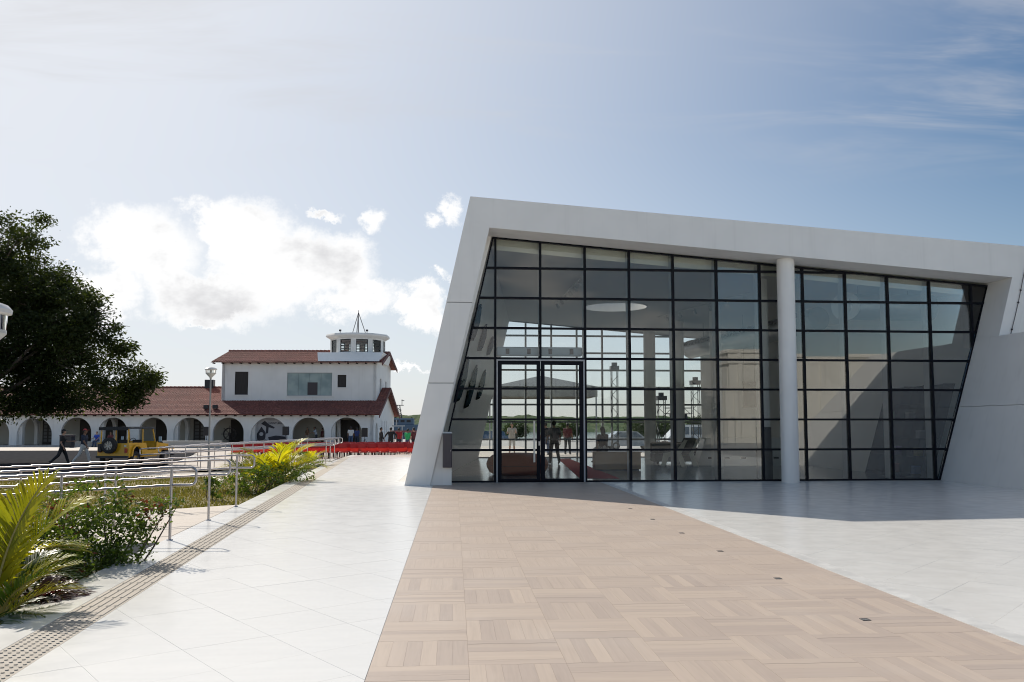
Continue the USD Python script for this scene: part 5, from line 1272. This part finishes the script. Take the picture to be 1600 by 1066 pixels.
def big_tree():
    lob = [(15, 372, 44), (45, 352, 26), (-20, 390, 75), (50, 430, 56), (8, 455, 70), (88, 452, 40), (100, 490, 56), (150, 487, 28), (45, 530, 84), (120, 545, 58), (160, 575, 50), (85, 590, 70), (20, 600, 62), (-50, 560, 120), (-60, 470, 110),
           (190, 588, 36), (214, 588, 22), (190, 618, 26), (152, 614, 28), (110, 618, 26), (62, 624, 24), (10, 630, 24), (205, 622, 14), (230, 600, 11), (240, 590, 7), (196, 545, 10), (182, 512, 9), (112, 440, 12), (78, 372, 9), (178, 540, 22), (128, 470, 22), (-100, 600, 90), (62, 392, 22), (30, 335, 14), (170, 505, 14), (66, 345, 10)]
    base = aty(-95, 700, 45); base[2] = LOW
    t = thing('broadleaf_tree', 'large dark broadleaf tree overhanging the road at the left', 'tree', (base[0], base[1], LOW))
    C, tips = [], []
    for k, (px, py, r) in enumerate(lob):
        Y = 45+RNG.uniform(-2.0, 2.0)*(1 if r > 40 else .6); c = aty(px, py, Y); R = r*Y/FPX; tips.append((c, R))
        n = int(340*R*R)+80
        u = RNG.normal(0, 1, (n, 3)); u /= np.linalg.norm(u, axis=1, keepdims=True)
        rad = R*RNG.uniform(.35, 1, n)**.45
        p = c+u*rad[:, None]*np.array([1, .8, .88])
        # clumps: keep points where a noise field is high, so that gaps show the sky
        nz = meshkit.noise(p*.8, 11)*.55+meshkit.noise(p*2.0, 4)*.45
        p = p[nz > .505+.03*(c[2] > 9)]; 
        # small twig sprays
        C.append(np.repeat(p, 6, 0)+RNG.normal(0, .2, (len(p)*6, 3))*np.array([1.25, 1.25, .7]))
    C = np.vstack(C)-np.array([base[0], base[1], LOW])
    part(t, 'crown', leaves(C, len(C), .22, droop=.25, aspect=2.6), M_TLEAF)
    tr_ = np.array([0, 0, 0.0]); fork = np.array([.4, .1, 2.3])
    part(t, 'trunk', tube([tr_, tr_+(.1, 0, .6), fork, fork+(.3, 0, 1.2)], [.55, .42, .36, .30], 12), M_BARK, smooth=60)
    for c, R in tips:
        if R < .9 or c[2] < 4.6: continue
        e = c-np.array([base[0], base[1], LOW]); mid = (fork+e)/2+np.array([0, 0, -.35]); s0 = fork+np.array([RNG.uniform(-.1, .4), 0, RNG.uniform(.1, 1.1)])
        part(t, 'limb', tube([s0, mid+RNG.normal(0, .25, 3), e], [.16, .09, .03], 7), M_BARK, smooth=60)
        for q in range(5):
            w = e+RNG.normal(0, R*.5, 3); part(t, 'branch', tube([mid*.35+e*.65, (mid*.3+e*.7+w)/2+RNG.normal(0, .12, 3), w], [.045, .028, .01], 5), M_BARK)
big_tree()
# palms with arching fronds
def frond(length, az, rise, droop, nleaf=34, wid=1.0, twist=0.0, lw=.026):
    """one feather leaf from the origin: stalk and leaflets"""
    ns = 16; t = np.linspace(0, 1, ns)
    el = rise-droop*t**1.4
    step = length/(ns-1); pts = [np.zeros(3)]
    for k in range(1, ns):
        e = el[k]; pts.append(pts[-1]+step*np.array([math.cos(az)*math.cos(e), math.sin(az)*math.cos(e), math.sin(e)]))
    pts = np.array(pts); stalk = tube(pts, np.linspace(.016, .004, ns)*max(.7, length), 5)
    V, Ff = [], []
    for sgn in (-1, 1):
        for k in range(nleaf):
            u = .22+.78*(k+.5)/nleaf; i = min(int(u*(ns-1)), ns-2); f_ = u*(ns-1)-i
            p = pts[i]*(1-f_)+pts[i+1]*f_; T = pts[i+1]-pts[i]; T /= np.linalg.norm(T)
            S = np.cross(T, [0, 0, 1.0]); S /= max(np.linalg.norm(S), 1e-6); N = np.cross(S, T)
            L = length*wid*(.30*math.sin(math.pi*(.12+.80*u))+.05)*RNG.uniform(.9, 1.1)
            fw = .55+.55*u
            d = S*sgn*math.cos(fw)+T*math.sin(fw)+N*(.35-.1*u)+RNG.normal(0, .05, 3); d /= np.linalg.norm(d)
            w = np.cross(d, N); w /= np.linalg.norm(w); hw = lw*length*.5*(1.1-.5*u)
            m1 = p+d*L*.45+np.array([0, 0, -.02*L]); e1 = p+d*L*.8-np.array([0, 0, .10*L]); tip = p+d*L-np.array([0, 0, .22*L])
            b = len(V); V += [p-w*hw*.4, p+w*hw*.4, m1-w*hw, m1+w*hw, e1-w*hw*.7, e1+w*hw*.7, tip]
            Ff += [[b, b+1, b+3], [b, b+3, b+2], [b+2, b+3, b+5], [b+2, b+5, b+4], [b+4, b+5, b+6]]
    return stalk, trimesh.Trimesh(np.array(V), Ff, process=False)
M_FR1 = leaf_mat('palm_leaf_yellow', [(0.26, 0.29, 0.02), (0.42, 0.40, 0.02), (0.56, 0.44, 0.02), (0.60, 0.42, 0.025)], .4, .6, (1.55, 1.4, .5), 2.5, spec=.3)
M_FR2 = leaf_mat('palm_leaf_green', [(0.035, 0.075, 0.012), (0.07, 0.125, 0.016), (0.14, 0.19, 0.02), (0.26, 0.27, 0.025)], .42, .5, (1.6, 1.5, .5), 2.5)
M_STALK = mat('palm_stalk', (0.34, 0.26, 0.06), .5, .15, 5)
def palm(label, loc, specs, seed, stems=4, spread=.16, group=None):
    """specs: (length, azimuth degrees, rise degrees, droop degrees, yellow?)"""
    t = thing('areca_palm', label, 'palm', loc, 0, group)
    for k in range(stems):
        a = k*2.4+seed; part(t, 'stem', tube([(spread*.5*math.cos(a), spread*.5*math.sin(a), -.05), (spread*math.cos(a), spread*math.sin(a), .34)], [.022, .016], 6), M_STALK)
    for (L, az, ri, dr, yl) in specs:
        s, l = frond(L, math.radians(az), math.radians(ri), math.radians(dr), nleaf=int(24+8*L))
        o = np.array([spread*.7*math.cos(math.radians(az)), spread*.7*math.sin(math.radians(az)), .18]); s.vertices += o; l.vertices += o
        f_ = part(t, 'frond', l, M_FR1 if yl else M_FR2); part(f_, 'stalk', s, M_STALK)
def rnd_specs(n, L0, L1, yel, seed, lo=25, hi=82):
    r = np.random.default_rng(seed)
    return [(r.uniform(L0, L1), k*360/n*2.618+r.uniform(-15, 15), r.uniform(lo, hi), r.uniform(45, 105), r.uniform() < yel) for k in range(n)]
P1 = aty(-26, 950, 7.5); P1[2] = LOW+.03
palm('large yellow green feather palm at the left edge beside the white kerb', P1, [(1.36, 72, 84, 42, True), (1.25, 48, 79, 54, True), (1.15, 115, 80, 60, True), (1.3, 92, 82, 50, True), (.80, 24, 64, 56, True), (.74, 8, 52, 60, True), (.8, 40, 70, 60, True), (.62, -12, 38, 70, False), (.68, -40, 34, 75, False), (.85, 140, 60, 70, False), (.85, 200, 55, 80, False), (.8, 260, 50, 80, False), (.7, 310, 40, 85, False), (.6, 60, 40, 70, False), (.6, -70, 30, 70, False), (1.1, 130, 74, 60, True), (.55, 0, 24, 65, False), (.62, 80, 55, 70, False), (.85, -5, 72, 85, False), (.9, 75, 68, 70, False), (.7, 105, 45, 60, False)], 1, 6, .12)
P1b = aty(-60, 900, 8.8); P1b[2] = LOW+.03
palm('second feather palm behind the large one at the left edge', P1b, rnd_specs(14, .8, 1.2, .5, 5), 2, 5)
P2 = gnd(432, 775, LOW); palm('bright yellow feather palm behind the railing, larger of the two by the plaza edge', P2+np.array([-.35, 1.2, .03]), rnd_specs(16, 1.0, 1.7, .85, 12, 40, 84), 3, 5, .22)
palm('yellow palm clump right beside the railing post, left of the larger yellow palm', gnd(392, 772, LOW)+np.array([-.2, .6, .03]), rnd_specs(12, .8, 1.3, .6, 21, 35, 80), 4, 4, .18)
P3 = gnd(480, 742, LOW); palm('small yellow palm farther along the plaza edge near the red chairs', P3+np.array([-.2, .8, .03]), rnd_specs(13, .8, 1.25, .8, 33, 30, 75), 5, 4, .18)
M_BL1 = leaf_mat('bush_leaf_green', [(0.06, 0.10, 0.02), (0.11, 0.16, 0.03), (0.20, 0.24, 0.045), (0.32, 0.33, 0.08)], .42, .38, (1.5, 1.5, .6), 3.0, spec=.25)
M_BL2 = leaf_mat('bush_leaf_red', [(0.06, 0.040, 0.02), (0.13, 0.05, 0.028), (0.20, 0.085, 0.04), (0.11, 0.13, 0.04)], .42, .35, (1.9, 1.1, .7), 3.0, spec=.25)
def bush(label, loc, blobs, leaf, density, mred=.35, stems=12, name='leafy_bush'):
    """blobs: (x, y, z, radius) about loc"""
    t = thing(name, label, 'bush', loc)
    g_, r_ = [], []
    for (x, y, z, R) in blobs:
        n = int(density*R*R)
        u = RNG.normal(0, 1, (n, 3)); u /= np.linalg.norm(u, axis=1, keepdims=True)
        p = np.array([x, y, z])+u*(R*RNG.uniform(.25, 1, n)**.5)[:, None]
        nz = meshkit.noise(p*5+17, 2); p = p[(nz > .36) & (p[:, 2] > .02)]
        sel = (meshkit.noise(p*3.1, 8)*.7+RNG.uniform(0, .3, len(p))+.25*(.5-p[:, 2])) < mred
        r_.append(p[sel]); g_.append(p[~sel])
    g_, r_ = np.vstack(g_), np.vstack(r_)
    part(t, 'foliage', leaves(g_, len(g_), leaf, droop=-.15), M_BL1, kind='stuff')
    if len(r_): part(t, 'red_foliage', leaves(r_, len(r_), leaf, droop=-.1), M_BL2, kind='stuff')
    for k in range(stems):
        x, y, z, R = blobs[k % len(blobs)]; e = np.array([x, y, z])+RNG.normal(0, R*.35, 3); b = np.array([x*.4+RNG.normal(0, .06), y*.4+RNG.normal(0, .06), -.03])
        part(t, 'stem', tube([b, (b+e)/2+RNG.normal(0, .03, 3), e], [.014, .010, .004], 5), M_BARK)
Bq = aty(150, 880, 10.2); Bq[2] = LOW+.03
bush('dense glossy bush of green and dark red leaves before the nearest railing', Bq, [(-.25, 0, .75, .42), (.2, .05, .72, .40), (-.05, -.1, .45, .45), (.35, -.05, .45, .33), (-.45, 0, .45, .38), (.1, .1, .98, .26), (-.35, .1, .98, .25), (.60, .05, .80, .20), (.75, .05, .93, .13), (.42, 0, .86, .20), (.1, -.2, .22, .42), (-.4, -.2, .25, .36), (.86, .05, .98, .08), (-.1, .05, 1.1, .2), (.0, 0, .55, .5)], .058, 5600, .17, 22)
Bq2 = aty(60, 890, 9.4); Bq2[2] = LOW+.03
bush('reddish bush between the left palm and the glossy bush', Bq2, [(0, 0, .55, .38), (-.35, .1, .7, .36), (.3, -.1, .4, .32), (0, .1, .9, .25), (.1, -.2, .25, .36), (-.4, -.1, .3, .36)], .062, 5200, .33, 14)
# low purple fern like cordyline spilling over the kerb
FQ = gnd(70, 935, 0)+np.array([-.10, .1, 0])
t = thing('purple_fern', 'small purple brown fern like plant spilling over the white kerb', 'plant', (FQ[0], FQ[1], LOW+.12))
M_FR3 = leaf_mat('fern_leaf_purple', [(0.05, 0.022, 0.024), (0.10, 0.035, 0.035), (0.14, 0.07, 0.05), (0.09, 0.10, 0.03)], .3, .35, (1.7, 1.1, .8), 3)
r_ = np.random.default_rng(3)
for k in range(13):
    s, l = frond(r_.uniform(.4, .62), math.radians(-75+k*14+r_.uniform(-8, 8)), math.radians(r_.uniform(30, 70)), math.radians(r_.uniform(70, 115)), 24, .75, lw=.05)
    s.vertices += (0, 0, .1); l.vertices += (0, 0, .1)
    f_ = part(t, 'frond', l, M_FR3); part(f_, 'stalk', s, M_STALK)
Bq3 = gnd(395, 782, LOW); Bq3[2] = LOW+.03
bush('dark green bush under the yellow palms behind the third railing post', Bq3+np.array([-.25, .7, 0]), [(0, 0, .35, .42), (.4, .5, .35, .42), (.75, 1.2, .35, .42), (.2, .2, .6, .3), (-.35, 0, .3, .36), (.95, 2.0, .35, .42), (.55, .9, .55, .3)], .095, 2400, .22, 14)
Bq4 = gnd(470, 748, LOW); Bq4[2] = LOW+.03
bush('small bush under the farther small yellow palm', Bq4+np.array([-.1, 1.0, 0]), [(0, 0, .3, .4), (.2, .9, .3, .4)], .1, 1500, .25, 6)
q = gnd(330, 782, LOW+.06)
bush('young thin plant growing alone on the lawn', q, [(0, 0, .35, .16), (.05, 0, .55, .14), (-.1, 0, .5, .1), (.08, 0, .15, .14)], .14, 2200, .15, 5, 'young_plant')
q = gnd(245, 795, LOW+.06)
bush('tiny leafy weed at the front edge of the lawn', q, [(0, 0, .12, .16), (.12, 0, .1, .12)], .09, 2500, .1, 4, 'young_plant')
# pale stone at the foot of the palms
t_ = sph((0, 0, .12), .34, 3, (1, .7, .7)); v = t_.vertices; v += (meshkit.noise(v*6, 3)[:, None]-.5)*.12
single('pale_boulder', xf(t_, gnd(466, 742, LOW)), M_LIME, 'pale grey boulder between the two yellow palms at the plaza edge', 'boulder', smooth=50)

# ================================================================ harbour, stage and vehicles beyond
M_NAVY = mat('navy_ship_grey', (0.11, 0.16, 0.22), .6, .08, .6)
def atd(px, py, D):
    return EYEP+ray(px, py)*D
sp_ = aty(625, 672, 150)
S = thing('navy_ship', 'blue grey ship with lattice mast moored behind the house', 'ship', (sp_[0], sp_[1], -3.5), 0)
hull = Polygon([(-19, 0), (17, 0), (21, 4.6), (12, 4.2), (-20, 4.0)])
part(S, 'hull', loft([(-19, -3, 0), (16, -3, 0), (21, -.3, 4.2), (-20, -3.4, 3.5)], [(-19, 3, 0), (16, 3, 0), (21, .3, 4.2), (-20, 3.4, 3.5)]), M_NAVY)
part(S, 'deckhouse', cbox(-10, 5.5, -2.4, 2.4, 3.7, 5.2, .1), M_NAVY); part(S, 'bridge', cbox(-4.5, 2.4, -2.1, 2.1, 5.2, 6.3, .1), M_NAVY)
for k in range(6): part(S, 'bridge_window', bx(-4.0+1.05*k, -3.3+1.05*k, -2.13, -2.101, 5.6, 6.0), M_BLACK)
mst = []
for (x, y) in ((-.6, -.6), (.6, -.6), (-.6, .6), (.6, .6)): mst.append(tube([(x-.3, y, 6.3), (x*.35-.3, y*.35, 8.5)], .06, 5))
for k in range(3):
    z = 6.4+k*.65; w = .6-.38*(z-6.3)/2.2; mst += [tube([(-w-.3, -w, z), (w-.3, w, z+.6)], .035, 4), tube([(w-.3, -w, z), (-w-.3, w, z+.6)], .035, 4), tube([(-w-.3, -w, z), (w-.3, -w, z)], .035, 4)]
part(S, 'lattice_mast', cat(mst), M_GREYM)
part(S, 'radar', cat([bx(-1.1, .6, -.1, .1, 8.5, 8.62), bx(-.9, .2, -.06, .06, 7.7, 7.8), cyl((.3, 0, 8.6), (.3, 0, 9.6), .05, 5), bx(.2, .7, -.05, .05, 9.3, 9.42), tube([(-2.2, 0, 6.3), (-2.2, 0, 8.0)], .04, 5), tube([(-2.2, 0, 7.9), (1.8, 0, 6.3)], .015, 4)]), M_GREYM)
# white framed jetty pavilion in front of the ship
pv = aty(618, 690, 92); PV = thing('jetty_frame', 'white timber frame with red brown rail standing before the ship', 'frame', (pv[0], pv[1], LOW))
for x in (-.5, .7): part(PV, 'post', bx(x-.06, x+.06, -.06, .06, 0, 1.78), M_CAP)
part(PV, 'beam', bx(-.85, .98, -.07, .07, 1.781, 1.92), M_CAP); part(PV, 'finial', bx(.02, .14, -.05, .05, 1.921, 2.5), M_CAP)
part(PV, 'rail', bx(-.9, 2.6, -.1, -.061, 1.15, 1.36), mat('red_brown_rail', (0.34, 0.12, 0.10), .6, .08, 3))
# stage trusses seen through the museum
M_TRUSS = mat('black_truss', (0.02, 0.02, 0.022), .5, .1, 3)
def truss(name, label, base, h, w=.42, head=True, horiz=None):
    t = thing(name, label, 'truss tower', base)
    ms = [tube([(x, y, 0), (x, y, h)], .03, 4) for x in (-w/2, w/2) for y in (-w/2, w/2)]
    part(t, 'chord', cat(ms), M_TRUSS)
    z = 0; k = 0; br = []
    while z < h-.4:
        s = 1 if k % 2 else -1; br += [tube([(-s*w/2, -w/2, z), (s*w/2, -w/2, z+.45)], .018, 4), tube([(-w/2, -s*w/2, z), (-w/2, s*w/2, z+.45)], .018, 4)]; z += .45; k += 1
    part(t, 'brace', cat(br), M_TRUSS)
    if head: part(t, 'head_block', cat([bx(-w*.7, w*.7, -w*.7, w*.7, h, h+.3), cyl((0, 0, h+.3), (0, 0, h+.55), .2, 10)]), M_TRUSS)
    part(t, 'base', bx(-.5, .5, -.5, .5, 0, .06), M_TRUSS)
    if horiz:
        x0, x1, z = horiz; b2 = [tube([(x0, y, zz_), (x1, y, zz_)], .03, 4) for y in (-.2, .2) for zz_ in (z, z+.42)]; k = 0; x = x0
        while x < x1-.4:
            s = k % 2; b2.append(tube([(x, -.2, z+.42*s), (x+.45, -.2, z+.42*(1-s))], .02, 4)); x += .45; k += 1
        part(t, 'cross_truss', cat(b2), M_TRUSS)
        for q in range(5):
            xx = x0+.4+(x1-x0-.6)*q/5; part(t, 'stage_light', cat([cyl((xx, 0, z-.05), (xx+.05, -.12, z-.38), .11, 10), bx(xx-.02, xx+.02, -.02, .02, z-.08, z)]), M_TRUSS)
q = aty(961, 700, 60); truss('truss_tower', 'tall pale lattice truss tower seen through the glass left of the white column', (q[0], q[1], LOW), 5.8)
q = aty(1034, 700, 62); q2 = aty(1088, 700, 62)
truss('truss_tower', 'black truss tower seen right of the thick white column, carrying a row of stage lights', (q[0], q[1], LOW), 3.75, .5, True, (0.3, q2[0]-q[0]-.3, 2.75))
truss('truss_tower', 'black truss tower at the right end of the stage light row', (q2[0], q2[1], LOW), 4.9, .5)
# canopy tent beyond the back glazing
q = aty(845, 640, 56)
T_ = thing('canopy_tent', 'dark pitched canopy roof on slim posts seen through the entrance doors', 'canopy', (q[0], q[1], LOW))
M_TENT = mat('grey_tent_cloth', (0.10, 0.11, 0.12), .8, .06, 2)
cx_, cy_ = 3.3, 2.6
def pyramid(z0, z1, e=0.0):
    return trimesh.convex.convex_hull(np.array([(-cx_, -cy_, z0), (cx_, -cy_, z0), (cx_, cy_, z0), (-cx_, cy_, z0), (-.1, 0, z1), (.1, 0, z1), (-cx_, -cy_, z0-.02), (cx_, -cy_, z0-.02), (cx_, cy_, z0-.02), (-cx_, cy_, z0-.02)]))
part(T_, 'roof', pyramid(4.35, 5.15), M_TENT)
part(T_, 'valance', cat([bx(-cx_, cx_, -cy_-.03, -cy_, 3.7, 4.35), bx(-cx_, cx_, cy_, cy_+.03, 3.7, 4.35), bx(-cx_-.03, -cx_, -cy_, cy_, 3.7, 4.35), bx(cx_, cx_+.03, -cy_, cy_, 3.7, 4.35)]), mat('tent_valance', (0.26, 0.255, 0.23), .8, .1, 2))
for x in (-cx_, cx_):
    for y in (-cy_, cy_): part(T_, 'post', cyl((x*.985, y*.985, 0), (x*.985, y*.985, 4.34), .05, 8), M_ALU)
# vehicles parked behind the terrace
def van(label, loc, rz, L, h, color, name, cat_):
    t = thing(name, label, cat_, loc, rz)
    w = .86
    if cat_ == 'van': pr = Polygon([(-L/2, .35), (L/2, .35), (L/2+.02, .85), (L/2-.25, 1.15), (L/2-1.0, h-.05), (L/2-1.25, h), (-L/2+.12, h), (-L/2, h-.15)])
    else: pr = Polygon([(-L/2, .32), (L/2, .32), (L/2+.02, .7), (L/2-.15, .88), (L/2-1.15, .95), (L/2-1.75, h-.03), (L/2-2.1, h), (-L/2+1.0, h), (-L/2+.3, 1.0), (-L/2, .92)])
    part(t, 'body', prism(pr, 'y', -w, w), color)
    if cat_ == 'van': gl = [Polygon([(L/2-1.75, 1.15), (L/2-.62, 1.15), (L/2-1.12, h-.18), (L/2-1.75, h-.18)]), sbox(-L/2+.3, 1.15, L/2-1.9, h-.18)]
    else: gl = [Polygon([(L/2-2.2, .98), (L/2-1.35, .98), (L/2-1.85, h-.08), (L/2-2.2, h-.08)]), Polygon([(-L/2+.6, .98), (L/2-2.3, .98), (L/2-2.3, h-.08), (-L/2+1.05, h-.08)])]
    for p in gl:
        for s_ in (-1, 1): part(t, 'side_window', prism(p, 'y', s_*w+(.002 if s_ > 0 else -.02), s_*w+(.02 if s_ > 0 else -.002)), mat('car_window_blue', (.08, .12, .16), .08, 0))
    for x in (-L/2+.75, L/2-.8):
        for s_ in (-1, 1): wheel(t, (x, s_*(w-.08), .31), 'y', .31, .2)
    part(t, 'bumper', cat([bx(L/2+.021, L/2+.1, -w*.95, w*.95, .34, .6), bx(-L/2-.09, -L/2-.001, -w*.95, w*.95, .34, .6)]), M_GREYM)
M_WP = mat('white_car_paint', (.62, .63, .63), .25, .02, 2, coat=.5); M_SP = mat('silver_car_paint', (.32, .35, .37), .25, .02, 2, coat=.5)
q = aty(985, 688, 66); van('silver blue parked car seen through the glass behind the wooden bench', (q[0], q[1], LOW), math.radians(3), 4.2, 1.45, M_SP, 'parked_car', 'car')
q = aty(1082, 686, 70); van('white parked van seen through the glass beside the thick white column', (q[0], q[1], LOW), math.radians(182), 4.6, 1.95, M_WP, 'parked_van', 'van')
# terrace behind the museum with people
struct('terrace', prism([F(-4, 18.3)[:2], F(16, 18.3)[:2], F(16, 30)[:2], F(-4, 30)[:2]], 'z', LOW-.1, 0.0), M_RAMP)
q = gnd(800, 709, 0); person('person in pale shorts and shirt standing on the terrace beyond the red seat', (q[0], q[1], 0), math.pi*.95, 1.7, 0, ((40, 12, 80), (30, 12, 70)), top=C_BEIGE, bottom=C_BEIGE, shorts=True, skin=SK_B)
q = gnd(853, 711, 0); person('person in dark clothes on the terrace, left of the backpack man', (q[0], q[1], 0), .3, 1.72, 0, top=C_BLK, bottom=C_JEAN, skin=SK_A)
q = gnd(887, 710, 0); person('person in dark red shirt on the terrace, right of the man with the backpack', (q[0], q[1], 0), -.4, 1.68, 0, top=C_DRED, bottom=C_BLK, skin=SK_A)
# trees along the quay seen through the museum
M_QLEAF = leaf_mat('quay_tree_leaf', [(0.03, 0.05, 0.02), (0.05, 0.08, 0.03), (0.08, 0.11, 0.04), (0.12, 0.13, 0.06)], .6, .3, scale=.5)
qt0 = None
qt = [('low round grey green tree on the quay seen left of the thick white column', 1000, 100, 2.6), ('darker shrubby tree on the quay seen right of the thick white column', 1046, 98, 2.4), ('quay tree seen through the right door leaf', 890, 104, 2.3), ('quay tree seen at the left of the door glass', 806, 108, 2.2), ('quay tree seen between the inner columns', 1098, 97, 2.8)]
for lab, px, Y, hgt in qt:
    q = aty(px, 690, Y); t = thing('quay_tree', lab, 'tree', (q[0], q[1], LOW))
    n = 900; u = RNG.normal(0, 1, (n, 3)); u /= np.linalg.norm(u, axis=1, keepdims=True)
    p = np.array([0, 0, hgt*.62])+u*(RNG.uniform(.3, 1, n)**.5)[:, None]*np.array([hgt*.75, hgt*.75, hgt*.42]); p = p[meshkit.noise(p*1.6+px, 3) > .36]
    p = np.repeat(p, 3, 0)+RNG.normal(0, .1, (len(p)*3, 3))
    part(t, 'crown', leaves(p, len(p), .32), M_QLEAF); part(t, 'trunk', tube([(0, 0, 0), (.05, 0, hgt*.6)], [.12, .06], 6), M_BARK)

# dark trees on the far side of the square, mirrored in the glass
tb = None
for k in range(9):
    lab = 'tree across the square behind the viewer, mirrored in the glass front'
    p_ = F(-22+5.6*k, -60+2.5*math.sin(k*2.1), LOW)
    if tb is None:
        tb = thing('square_tree', lab, 'tree', p_, 0, 'trees across the square mirrored in the glass')
        n = 1500; u = RNG.normal(0, 1, (n, 3)); u /= np.linalg.norm(u, axis=1, keepdims=True)
        p = np.array([0, 0, 3.1])+u*(RNG.uniform(.2, 1, n)**.45)[:, None]*np.array([3.6, 2.6, 2.7]); p = p[p[:, 2] > .1]
        p = np.repeat(p, 3, 0)+RNG.normal(0, .2, (len(p)*3, 3))
        part(tb, 'crown', leaves(p, len(p), .55), M_TLEAF); part(tb, 'trunk', tube([(0, 0, 0), (.1, 0, 2.5)], [.25, .15], 8), M_BARK)
    else: copy(tb, 'square_tree', p_, k*1.3, lab, 'trees across the square mirrored in the glass', 'tree')
